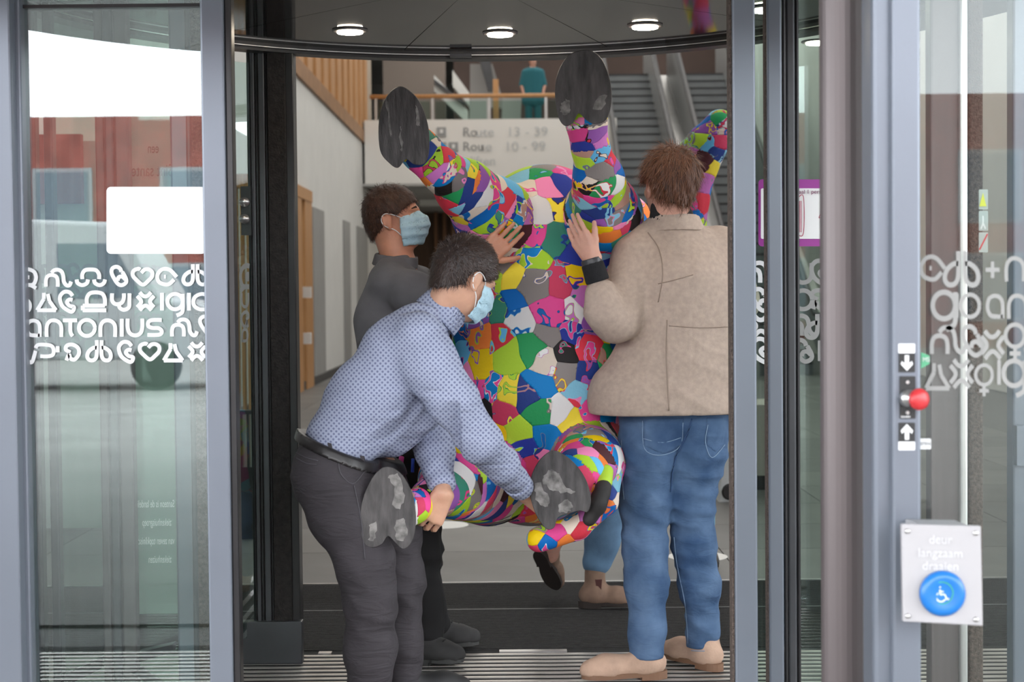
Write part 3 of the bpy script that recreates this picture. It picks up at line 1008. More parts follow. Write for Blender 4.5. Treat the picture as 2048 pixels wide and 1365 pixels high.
def arrow_sticker(y0, y1, up, lab):
    t = tag(empty('arrow_sticker'), lab, 'sticker')
    MB().prism(rrect(1798, 1830, y0, y1, dz - 0.001, 1.5), (0, 0.003, 0)).build('black_field', black_ink, t)
    s = -1 if up else 1
    cy = (y0 + y1) / 2
    a = [(1810, cy - 15 * s), (1818, cy - 15 * s), (1818, cy + 2 * s), (1824, cy - 3 * s), (1826, cy + 3 * s), (1814, cy + 16 * s), (1802, cy + 3 * s), (1804, cy - 3 * s), (1810, cy + 2 * s)]
    MB().prism([P(x, y, dz - 0.003) for x, y in a], (0, 0.002, 0)).build('arrow', white_film, t)
    yy = (y1, y1 + 17) if up else (y0 - 19, y0)
    MB().prism(rrect(1797, 1830, yy[0], yy[1], dz, 1.5), (0, 0.002, 0)).build('white_field', white_film, t)


arrow_sticker(707, 745, False, 'black sticker with white downward arrow above the red button')
arrow_sticker(846, 884, True, 'black sticker with white upward arrow below the red button')
eb = tag(empty('emergency_button'), 'red mushroom stop button on black plate on the grey post', 'button')
MB().prism(rrect(1800, 1831, 753, 838, dz - 0.002, 2), (0, 0.004, 0)).build('plate', black_ink, eb)
c = P(1813, 797, dz - 0.004)
ax = unit((0.42, -0.9, 0))
MB().lathe(c, ax, [(0.017, 0), (0.017, 0.012), (0.012, 0.013), (0.012, 0.028)], 24).build('collar', steel_m, eb, True)
MB().lathe(c + ax * 0.028, ax, [(0.012, 0), (0.020, 0.003), (0.0215, 0.010), (0.019, 0.017), (0.011, 0.020), (0.002, 0.021)], 28).build('mushroom_head', mat('red_plastic', (0.50, 0.03, 0.035), 0.35), eb, True)
for py in (765, 826):
    MB().lathe(P(1815, py, dz - 0.003), (0, -1, 0), [(0.004, 0), (0.003, 0.002)], 12).build('screw', steel_m, eb)
text('lettering', 'boonedam', white_film, 1802, 836, dz - 0.005, 5, eb, sx=0.62)
st2 = tag(empty('maker_sticker'), 'small white sticker with dark letters on the right glass', 'sticker')
MB().prism(rrect(1835, 1862, 878, 899, dF + 0.044, 2), (0, 0.002, 0)).build('field', white_film, st2)
text('lettering', 'arina', mat('grey_print', (0.3, 0.3, 0.3)), 1839, 891, dF + 0.042, 9, st2, sx=0.9)
st3 = tag(empty('green_sticker'), 'green and blue triangular sticker with letters MS on the right glass', 'sticker')
MB().prism([P(1842, 705, dF + 0.044), P(1859, 712, dF + 0.044), P(1859, 728, dF + 0.044), P(1842, 738, dF + 0.044)], (0, 0.002, 0)).build('field', mat('sticker_green', (0.10, 0.42, 0.22), 0.5), st3)
text('lettering', 'MS', white_film, 1845, 724, dF + 0.042, 9, st3, sx=0.9)

dp = 2.99
pl = tag(empty('push_plate'), 'square white push plate with blue wheelchair button on the post', 'push plate')
tilt = 0.0
pm = mat('plate_white', (0.42, 0.41, 0.42), 0.35, 0.15)


def PP(px, py, dd=0.0):
    return P(px, py, dp - 0.0002 * (px - 1805) + dd)


face = [PP(1803, 1049), PP(1962, 1053), PP(1966, 1253), PP(1806, 1244)]
MB().prism(face, (0, 0.012, 0)).build('plate', pm, pl, False, 0.002)
MB().prism([PP(1850, 1054, 0.013), PP(1950, 1056, 0.013), PP(1952, 1240, 0.013), PP(1850, 1236, 0.013)], (-0.012, 0.10, 0)).build('housing', mat('housing_grey', (0.32, 0.32, 0.33), 0.5), pl)
for px, py in ((1815, 1063), (1951, 1067), (1816, 1233), (1952, 1240)):
    MB().lathe(PP(px, py, 0), (0, -1, 0), [(0.0055, 0), (0.0048, 0.003), (0.002, 0.004)], 14).build('screw', steel_m, pl, True)
bt = MB().lathe(PP(1884, 1187), (0.0, -1, 0), [(0.043, 0), (0.043, 0.006), (0.040, 0.013), (0.030, 0.016), (0.024, 0.014), (0.001, 0.014)], 40).build('blue_button', mat('blue_plastic', (0.015, 0.16, 0.50), 0.3), pl, True)
circ = [(1884 + 22 * math.cos(a * math.pi / 12), 1187 + 22 * math.sin(a * math.pi / 12)) for a in range(25)]
for k in range(12):
    ribbon([circ[2 * k:2 * k + 3]], 2.2, dp, lambda q: PP(q[0], q[1], -0.0155), 0).build('ring_dash', mat('ring_green', (0.04, 0.33, 0.16), 0.5), bt)
ribbon([[(1880, 1180), (1881, 1190), (1889, 1190), (1894, 1199), (1898, 1198)], [(1880, 1184), (1887, 1184)],
        [(1876, 1187), (1872, 1194), (1876, 1202), (1884, 1204), (1891, 1199)], [(1879, 1174), (1881, 1176)]], 2.4, dp, lambda q: PP(q[0], q[1], -0.0155), 0).build('wheelchair_mark', white_film, bt)
for s, py in (('deur', 1088), ('langzaam', 1115), ('draaien', 1141)):
    t = text('lettering', s, mat('embossed_white', (0.62, 0.62, 0.63), 0.4), 1881, py, 2.9732, 17, pl, align='CENTER', yaw=-0.21)

# ================================================================== SCULPTURES
PAL = [(0.0, 0.13, 0.45), (0.0, 0.22, 0.58), (0.02, 0.05, 0.24), (0.02, 0.04, 0.30), (0.13, 0.48, 0.78), (0.24, 0.55, 0.72),
       (0.70, 0.04, 0.07), (0.62, 0.05, 0.12), (0.80, 0.07, 0.30), (0.86, 0.25, 0.48), (0.85, 0.58, 0.0), (0.90, 0.70, 0.05),
       (0.38, 0.62, 0.03), (0.45, 0.68, 0.04), (0.02, 0.32, 0.10), (0.04, 0.24, 0.16), (0.82, 0.80, 0.78), (0.78, 0.66, 0.55),
       (0.24, 0.21, 0.20), (0.015, 0.012, 0.012), (0.07, 0.015, 0.02), (0.30, 0.10, 0.40), (0.60, 0.18, 0.52), (0.85, 0.22, 0.04), (0.50, 0.28, 0.22)]
PW = np.array([3, 3, 2, 2, 3, 2, 3, 2, 3.5, 2, 2, 2, 2.5, 2.5, 1.2, 1, 2.2, 1.5, 1.2, 0.9, 0.6, 1.2, 1, 0.8, 0.7])


def patch_material(name, nscale):
    m = bpy.data.materials.new(name)
    m.use_nodes = True
    nt = m.node_tree
    b = nt.nodes['Principled BSDF']
    b.inputs['Roughness'].default_value = 0.62
    b.inputs['Specular IOR Level'].default_value = 0.3
    tc = nt.nodes.new('ShaderNodeTexCoord')
    n = nt.nodes.new('ShaderNodeTexNoise')
    n.inputs['Scale'].default_value = nscale
    n.inputs['Detail'].default_value = 1.2
    n.inputs['Distortion'].default_value = 0.6
    nt.links.new(tc.outputs['Object'], n.inputs['Vector'])
    at = []
    for k in ('Ca', 'Cb', 'Cc'):
        a = nt.nodes.new('ShaderNodeAttribute')
        a.attribute_name = k
        at.append(a)
    prev = at[0].outputs[0]
    for lo, src in ((0.575, 2), (0.592, 1), (0.66, 2), (0.675, 0)):
        c = nt.nodes.new('ShaderNodeMath')
        c.operation = 'GREATER_THAN'
        c.inputs[1].default_value = lo
        nt.links.new(n.outputs[0], c.inputs[0])
        mx = nt.nodes.new('ShaderNodeMix')
        mx.data_type = 'RGBA'
        nt.links.new(c.outputs[0], mx.inputs[0])
        nt.links.new(prev, mx.inputs[6])
        nt.links.new(at[src].outputs[0], mx.inputs[7])
        prev = mx.outputs[2]
    nt.links.new(prev, b.inputs['Base Color'])
    n2 = nt.nodes.new('ShaderNodeTexNoise')
    n2.inputs['Scale'].default_value = 90
    bp = nt.nodes.new('ShaderNodeBump')
    bp.inputs['Strength'].default_value = 0.12
    bp.inputs['Distance'].default_value = 0.01
    nt.links.new(tc.outputs['Object'], n2.inputs['Vector'])
    nt.links.new(n2.outputs[0], bp.inputs['Height'])
    nt.links.new(bp.outputs[0], b.inputs['Normal'])
    return m


def patchwork(root, sdf, h, chains, spacing, stretch, mat_p, seed, limit=300, warp=0.02, vis=None):
    """cut the surface into foam patches, one mesh each; chains: list of joint lists, chain 0 is the trunk of the body"""
    rs = np.random.RandomState(seed)
    V, Q = polygonize(sdf, sdf.lo, sdf.hi, h, 2)
    T = np.concatenate([Q[:, [0, 1, 2]], Q[:, [0, 2, 3]]])
    # nearest chain and stretched coordinates
    best = np.full(len(V), 1e9)
    reg = np.zeros(len(V), int)
    Qc = np.zeros((len(V), 4))
    for ci, js in enumerate(chains):
        acc = 0.0
        for (a, ra), (b, rb) in zip(js[:-1], js[1:]):
            d = sd_rc(V, a, b, ra, rb) + (0.0 if ci == 0 else 0.012)
            ax = b - a
            L = np.linalg.norm(ax)
            ax = ax / L
            t = (V - a) @ ax
            better = d < best
            st = stretch[ci]
            qq = V + (st - 1) * ax * t[:, None] * 0.9 + ax * acc * (st - 1) * 0.5
            Qc[better, :3] = qq[better]
            reg[better] = ci
            best[better] = d[better]
            acc += L
    for k in range(3):
        Qc[:, k] += warp * wav(V, 16, seed + k)
    Qc[:, 3] = reg * 5.0
    # seeds by dart throwing
    order = rs.permutation(len(V))
    seeds = []
    SQ = np.zeros((0, 4))
    sp = np.array([spacing[c] for c in reg])
    for i in order[:9000]:
        if len(seeds):
            dd = ((SQ - Qc[i]) ** 2).sum(1)
            if dd.min() < (sp[i] * (0.8 + 0.4 * rs.rand())) ** 2:
                continue
        seeds.append(i)
        SQ = Qc[seeds]
    near = np.zeros(len(V), int)
    for s in range(0, len(V), 4000):
        near[s:s + 4000] = (((Qc[s:s + 4000, None, :] - SQ[None]) ** 2).sum(2)).argmin(1)
    N = np.zeros_like(V)
    fn = np.cross(V[T[:, 1]] - V[T[:, 0]], V[T[:, 2]] - V[T[:, 0]])
    for k in range(3):
        np.add.at(N, T[:, k], fn)
    N /= np.linalg.norm(N, axis=1)[:, None] + 1e-12
    cells = [dict(v=[], f=[], ix={}) for _ in seeds]
    tn = near[T]
    same = (tn[:, 0] == tn[:, 1]) & (tn[:, 1] == tn[:, 2])

    def put(c, key, pos, nrm):
        if key not in c['ix']:
            c['ix'][key] = len(c['v'])
            c['v'].append((pos, nrm))
        return c['ix'][key]

    for t, cid in zip(T[same], tn[same][:, 0]):
        c = cells[cid]
        c['f'].append(tuple(put(c, int(i), V[i], N[i]) for i in t))
    for t, tt in zip(T[~same], tn[~same]):
        cand = sorted(set(int(x) for x in tt))
        for s in cand:
            poly = [(('v', int(i)), V[i], N[i], Qc[i]) for i in t]
            for o in cand:
                if o == s or not poly:
                    continue
                g = [((q[3] - SQ[s]) ** 2).sum() - ((q[3] - SQ[o]) ** 2).sum() for q in poly]
                out = []
                for i in range(len(poly)):
                    j = (i + 1) % len(poly)
                    if g[i] <= 0:
                        out.append(poly[i])
                    if (g[i] <= 0) != (g[j] <= 0):
                        u = g[i] / (g[i] - g[j])
                        p = poly[i][1] + (poly[j][1] - poly[i][1]) * u
                        nn = poly[i][2] + (poly[j][2] - poly[i][2]) * u
                        out.append((('e', round(float(p[0]), 5), round(float(p[1]), 5), round(float(p[2]), 5)), p, nn, poly[i][3] + (poly[j][3] - poly[i][3]) * u))
                poly = out
            if len(poly) >= 3:
                c = cells[s]
                ids = []
                for q in poly:
                    key = q[0][1] if q[0][0] == 'v' else q[0]
                    k = put(c, key, q[1], q[2])
                    if not ids or (ids[-1] != k and ids[0] != k):
                        ids.append(k)
                if len(ids) >= 3:
                    c['f'].append(tuple(ids))
    whole = cells
    cells = []
    for c in whole:
        par = list(range(len(c['v'])))

        def find(i):
            while par[i] != i:
                par[i] = par[par[i]]
                i = par[i]
            return i
        for f in c['f']:
            for q in f[1:]:
                par[find(q)] = find(f[0])
        comps = {}
        for f in c['f']:
            comps.setdefault(find(f[0]), []).append(f)
        for fs_ in comps.values():
            ids = {}
            nf = [tuple(ids.setdefault(q, len(ids)) for q in f) for f in fs_]
            vv = [None] * len(ids)
            for a, b_ in ids.items():
                vv[b_] = c['v'][a]
            cells.append(dict(v=vv, f=nf))
    pw = PW / PW.sum()
    lasts = []
    info = []
    for ci, c in enumerate(cells):
        if len(c['f']) < 2:
            continue
        nrm = np.array([n for _, n in c['v']])
        ctr = np.array([p for p, _ in c['v']]).mean(0)
        view = CAM - ctr
        view = view / np.linalg.norm(view)
        info.append(((nrm @ view).mean() * len(c['f']) if (nrm @ view).mean() > -0.15 else -1, ci))
    info.sort(reverse=True)
    rest = []
    prevcol = []
    for rank, (score, ci) in enumerate(info):
        c = cells[ci]
        ctr = np.array([p for p, _ in c['v']]).mean(0)
        near_i = {i for q, i in prevcol if ((q - ctr) ** 2).sum() < 0.0225}
        for _ in range(14):
            pick = rs.choice(len(PAL), 3, replace=False, p=pw)
            if not any(abs(np.array(PAL[pick[0]]) - np.array(PAL[i])).max() < 0.14 for i in near_i):
                break
        prevcol.append((ctr, pick[0]))
        cols = [np.clip(np.array(PAL[i]) * (0.9 + 0.2 * rs.rand()), 0, 1) for i in pick]
        if rs.rand() < 0.35:
            cols[1] = cols[2] = cols[0]
        lift = 0.0002 + 0.0011 * rs.rand()
        vs = np.array([p + n / (np.linalg.norm(n) + 1e-9) * lift for p, n in c['v']])
        fs = list(c['f'])
        # skirt so that every patch has an edge of its own
        ed = {}
        for f in fs:
            for i in range(len(f)):
                a, b = f[i], f[(i + 1) % len(f)]
                ed[(a, b)] = 1
        bd = [(a, b) for (a, b) in ed if (b, a) not in ed]
        mp = {}
        low = []
        for a, b in bd:
            for q in (a, b):
                if q not in mp:
                    mp[q] = len(vs) + len(low)
                    p, n = c['v'][q]
                    low.append(p - n / (np.linalg.norm(n) + 1e-9) * 0.004)
            fs.append((b, a, mp[a], mp[b]))
        vs = np.concatenate([vs, np.array(low)]) if low else vs
        if rank < limit and score > 0:
            pm_ = make_patch('foam_patch', [(vs, fs, cols)], mat_p)
            link('foam_patch', pm_, None, root)
        else:
            rest.append((vs, fs, cols))
    if rest:
        o = link('rear_patchwork', make_patch('rear_patchwork', rest, mat_p), None, root)
        o['kind'] = 'stuff'
    return len(info)


def make_patch(name, lst, m):
    v, f, cc = [], [], []
    for vs, fs, cols in lst:
        n = len(v)
        v += [tuple(map(float, p)) for p in vs]
        f += [tuple(i + n for i in q) for q in fs]
        cc += [cols] * len(vs)
    me = bpy.data.meshes.new(name)
    me.from_pydata(v, [], f)
    for k, nm in enumerate(('Ca', 'Cb', 'Cc')):
        a = me.attributes.new(nm, 'FLOAT_COLOR', 'POINT')
        arr = np.ones((len(v), 4), np.float32)
        arr[:, :3] = [c[k] for c in cc]
        a.data.foreach_set('color', arr.ravel())
    me.materials.append(m)
    me.polygons.foreach_set('use_smooth', [len(q) < 4 or True for q in f])
    me.update()
    return me


sole_m = mat('worn_black_rubber', (0.062, 0.057, 0.056), 0.6, 0, 0.55, 14, 0.35, 40, stretch=(3, 1, 0.7))
scuff_m = mat('pale_scuff', (0.20, 0.19, 0.18), 0.75, 0, 0.55, 40)
srnd = random.Random(3)


def sole(root, outline, d0, tx, ty, scuffs=(), thick=0.03):
    cx = sum(p[0] for p in outline) / len(outline)
    cy = sum(p[1] for p in outline) / len(outline)
    D = lambda x, y: d0 + tx * (x - cx) + ty * (y - cy)
    pts2 = catmull(outline, 5, True)
    inner = [np.array((cx + (p[0] - cx) * 0.985, cy + (p[1] - cy) * 0.985)) for p in pts2]
    n = len(pts2)
    rings = [[P(q[0], q[1], D(*q)) for q in inner],
             [P(q[0], q[1], D(*q) + 0.004) for q in pts2],
             [P(q[0], q[1], D(*q) + thick) for q in pts2]]
    v = [p for r in rings for p in r]
    f = [tuple(range(n))]
    for k in range(2):
        f += [(k * n + i, k * n + (i + 1) % n, (k + 1) * n + (i + 1) % n, (k + 1) * n + i) for i in range(n)]
    f.append(tuple(range(2 * n, 3 * n))[::-1])
    o = MB().add(v, f).build('foot_sole', sole_m, root)
    for sc in scuffs:
        pts = [q + np.array((srnd.uniform(-2.6, 2.6), srnd.uniform(-2.6, 2.6))) for q in catmull(sc, 5, True)]
        MB().prism([P(q[0], q[1], D(*q) - 0.0012) for q in pts], (0, 0.002, 0)).build('scuff', scuff_m, o)
    return o


J = lambda *a: [PR(*q) for q in a]
ele = tag(empty('animal_sculpture'), 'large multicoloured foam patchwork animal held up by the men, flat dark soles facing out', 'sculpture')
E_body = J((1090, 470, 6.02, 140), (1082, 620, 6.02, 168), (1078, 800, 6.02, 176), (1062, 920, 6.0, 132))
E_hump = J((1075, 420, 6.2, 88), (1080, 470, 6.1, 110))
E_UL = J((1040, 480, 5.92, 80), (985, 432, 5.80, 76), (930, 378, 5.66, 56), (885, 342, 5.56, 40), (842, 302, 5.53, 38), (815, 270, 5.52, 36))
E_UR = J((1212, 500, 6.00, 84), (1206, 430, 5.78, 76), (1197, 358, 5.60, 48), (1180, 292, 5.53, 34), (1172, 240, 5.50, 38), (1168, 200, 5.50, 40))
E_LL = J((975, 955, 5.86, 98), (915, 962, 5.52, 76), (862, 996, 5.28, 36), (826, 1015, 5.16, 30), (795, 1020, 5.145, 34), (778, 1020, 5.15, 34))
E_LR = J((1165, 905, 5.86, 80), (1178, 925, 5.66, 66), (1160, 952, 5.54, 50), (1128, 976, 5.485, 44))
E_sh = J((1250, 440, 6.18, 52), (1205, 560, 6.12, 90))
E_tr = J((1185, 880, 5.85, 58), (1222, 930, 5.66, 26), (1212, 1005, 5.58, 24), (1155, 1056, 5.54, 24), (1078, 1080, 5.52, 26))
es = SDF(0.05)
es.chain(E_body, 0.08).chain(E_hump, 0.05).chain(E_sh, 0.06)
for ch in (E_UL, E_UR, E_LL, E_LR):
    es.chain(ch, 0.035)
es.chain(E_tr, 0.015)
foam_m = patch_material('foam_patchwork', 17)
npatch = patchwork(ele, es, 0.0085, [E_body, E_hump, E_UL, E_UR, E_LL, E_LR, E_sh, E_tr], [0.073, 0.076, 0.074, 0.074, 0.076, 0.074, 0.080, 0.052], [1, 1, 2.2, 2.2, 2.0, 1.9, 1.5, 1.0], foam_m, 11, warp=0.013)
print('patches', npatch)
core = SDF(0.05)
core.pr = [(q[0], q[1], q[2], q[3] - 0.009, q[4] - 0.009, q[5]) for q in es.pr]
core.lo, core.hi = es.lo, es.hi
sobj('foam_core', core, 0.02, mat('core_dark', (0.03, 0.02, 0.03), 0.9), ele)
sole(ele, [(796, 173), (772, 195), (758, 240), (760, 300), (778, 326), (796, 336), (812, 319), (828, 329), (848, 328), (858, 305), (857, 255), (842, 208), (820, 182)], 5.425, -0.0002, 0.0001,
     [[(772, 205), (775, 206), (782, 265), (779, 266)], [(830, 215), (834, 214), (838, 250), (833, 245)], [(800, 260), (803, 260), (805, 300), (801, 296)]])
sole(ele, [(1165, 100), (1135, 112), (1114, 150), (1110, 195), (1117, 235), (1130, 252), (1146, 246), (1157, 227), (1172, 240), (1190, 248), (1212, 240), (1223, 205), (1220, 160), (1205, 120), (1186, 103)], 5.40, 0, 0.0001,
     [[(1125, 205), (1138, 200), (1140, 222), (1128, 232), (1120, 220)], [(1190, 200), (1212, 190), (1205, 215), (1185, 220)]])
sole(ele, [(771, 934), (745, 955), (725, 1000), (719, 1050), (727, 1085), (742, 1096), (762, 1090), (776, 1073), (790, 1085), (808, 1099), (826, 1080), (832, 1035), (824, 985), (800, 945)], 5.045, 0.0002, 0,
     [[(778, 955), (798, 950), (808, 990), (800, 1020), (786, 1010), (790, 980)], [(790, 1045), (810, 1040), (812, 1075), (795, 1080)], [(740, 1050), (752, 1048), (750, 1080), (738, 1080)]])
sole(ele, [(1103, 902), (1078, 922), (1062, 955), (1060, 990), (1072, 1030), (1092, 1058), (1108, 1056), (1116, 1036), (1138, 1028), (1160, 1022), (1176, 1024), (1182, 998), (1172, 960), (1150, 928), (1125, 908)], 5.365, -0.0003, 0,
     [[(1085, 960), (1098, 942), (1115, 945), (1130, 970), (1150, 985), (1120, 985), (1100, 978)], [(1070, 972), (1082, 968), (1098, 1005), (1085, 1014), (1072, 998)], [(1116, 1015), (1130, 1001), (1146, 1012), (1138, 1024), (1120, 1026)]])
tk = SDF(0.01).pix((1212, 944, 5.52, 15), (1208, 965, 5.48, 17))
cl = sobj('horn_collar', tk, 0.006, mat('lime_foam', (0.45, 0.68, 0.04), 0.6), ele)
hk = SDF(0.01).pix((1207, 976, 5.46, 17), (1194, 1012, 5.44, 19), (1179, 1040, 5.44, 14))
hk.post.append(folds(0.0015, 60, 5))
sobj('dark_horn', hk, 0.006, mat('black_foam', (0.022, 0.02, 0.02), 0.7, 0, 0.4, 20), ele)

# second sculpture, long-necked, standing in the hall
gir = tag(empty('animal_sculpture'), 'bright patchwork sculpture of a long-necked animal standing behind the man in beige jacket', 'sculpture')
gd = 7.85
G_body = J((1340, 640, gd, 66), (1420, 650, gd, 70))
G_neck = J((1375, 600, gd, 55), (1380, 480, gd, 32), (1394, 405, gd, 22), (1410, 335, gd, 24), (1432, 285, gd, 29))
G_head = J((1440, 252, gd, 33), (1402, 276, gd, 22), (1366, 303, gd, 15))
gl = [J((px * 0.5 + 685, 660, gd + dd, 40), (px, 900, gd + dd, 22), (px, 1105, gd + dd, 22)) for px, dd in ((1278, -0.12), (1306, 0.12), (1386, -0.12), (1408, 0.12))]
gs = SDF(0.03)
for ch in (G_body, G_neck, G_head, *gl):
    gs.chain(ch)
for i, (px, dd) in enumerate(((1278, -0.12), (1306, 0.12), (1386, -0.12), (1408, 0.12))):
    c = P(px, 1170, gd + dd)
    MB().lathe((c[0], c[1], 0), (0, 0, 1), [(0.075, 0), (0.078, 0.03), (0.06, 0.09)], 20).build('foot', sole_m, gir, True)
foam2 = patch_material('foam_patchwork_bright', 24)
patchwork(gir, gs, 0.011, [G_body, G_neck, G_head, *gl], [0.13, 0.075, 0.065, 0.11, 0.11, 0.11, 0.11], [1, 1.2, 1, 1, 1, 1, 1], foam2, 5, limit=140)
for sy in (-1,):
    c = P(1413, 266, gd - 0.05)
    MB().lathe(c, (0, -1, 0), [(0.022, 0), (0.020, 0.006)], 20).build('eye_rim', mat('navy_foam', (0.02, 0.04, 0.2), 0.6), gir)
    MB().lathe(c + np.array((0, -0.006, 0)), (0, -1, 0), [(0.010, 0), (0.009, 0.003)], 16).build('eye', mat('cream_foam', (0.8, 0.78, 0.5), 0.6), gir)
mn = MB()
for k in range(9):
    c = P(1418 - 1.4 * k, 372 + 6 * k, gd + 0.02)
    mn.box(c[0], c[0] + 0.012, c[1] - 0.015, c[1] + 0.015, c[2] - 0.004, c[2] + 0.004)
mn.build('mane', mat('violet_foam', (0.30, 0.12, 0.62), 0.6), gir)

# ================================================================== PEOPLE
def skin_mat(name, col):
    m = mat(name, col, 0.5, 0, 0.12, 18, 0.08, 140)
    b = m.node_tree.nodes['Principled BSDF']
    b.inputs['Subsurface Weight'].default_value = 0.12
    b.inputs['Subsurface Radius'].default_value = (0.01, 0.004, 0.002)
    return m


def add_bump(m, scale, stretch, strength, dist=0.012):
    nt = m.node_tree
    tc = nt.nodes.new('ShaderNodeTexCoord')
    mp = nt.nodes.new('ShaderNodeMapping')
    mp.inputs['Scale'].default_value = stretch
    n = nt.nodes.new('ShaderNodeTexNoise')
    n.inputs['Scale'].default_value = scale
    n.inputs['Detail'].default_value = 4
    n.inputs['Distortion'].default_value = 0.8
    bp = nt.nodes.new('ShaderNodeBump')
    bp.inputs['Strength'].default_value = strength
    bp.inputs['Distance'].default_value = dist
    nt.links.new(tc.outputs['Object'], mp.inputs[0])
    nt.links.new(mp.outputs[0], n.inputs['Vector'])
    nt.links.new(n.outputs[0], bp.inputs['Height'])
    nt.links.new(bp.outputs[0], nt.nodes['Principled BSDF'].inputs['Normal'])


def stitch(sdf, pts, d, r, m, parent):
    """a seam that follows the cloth under the given pixels"""
    out = []
    for q in catmull([(a, b, 0) for a, b in pts], 5):
        a, b = P(q[0], q[1], d - 0.45), P(q[0], q[1], d + 0.3)
        L = np.linalg.norm(b - a)
        ts = np.linspace(0, 1, 150)
        v = sdf(a + ts[:, None] * (b - a))
        hit = np.where(v < 0.0045)[0]
        if len(hit):
            out.append(a + ts[hit[0]] * (b - a))
    if len(out) > 2:
        return MB().tube(out, r, 5).build('seam_or_crease', m, parent, True)


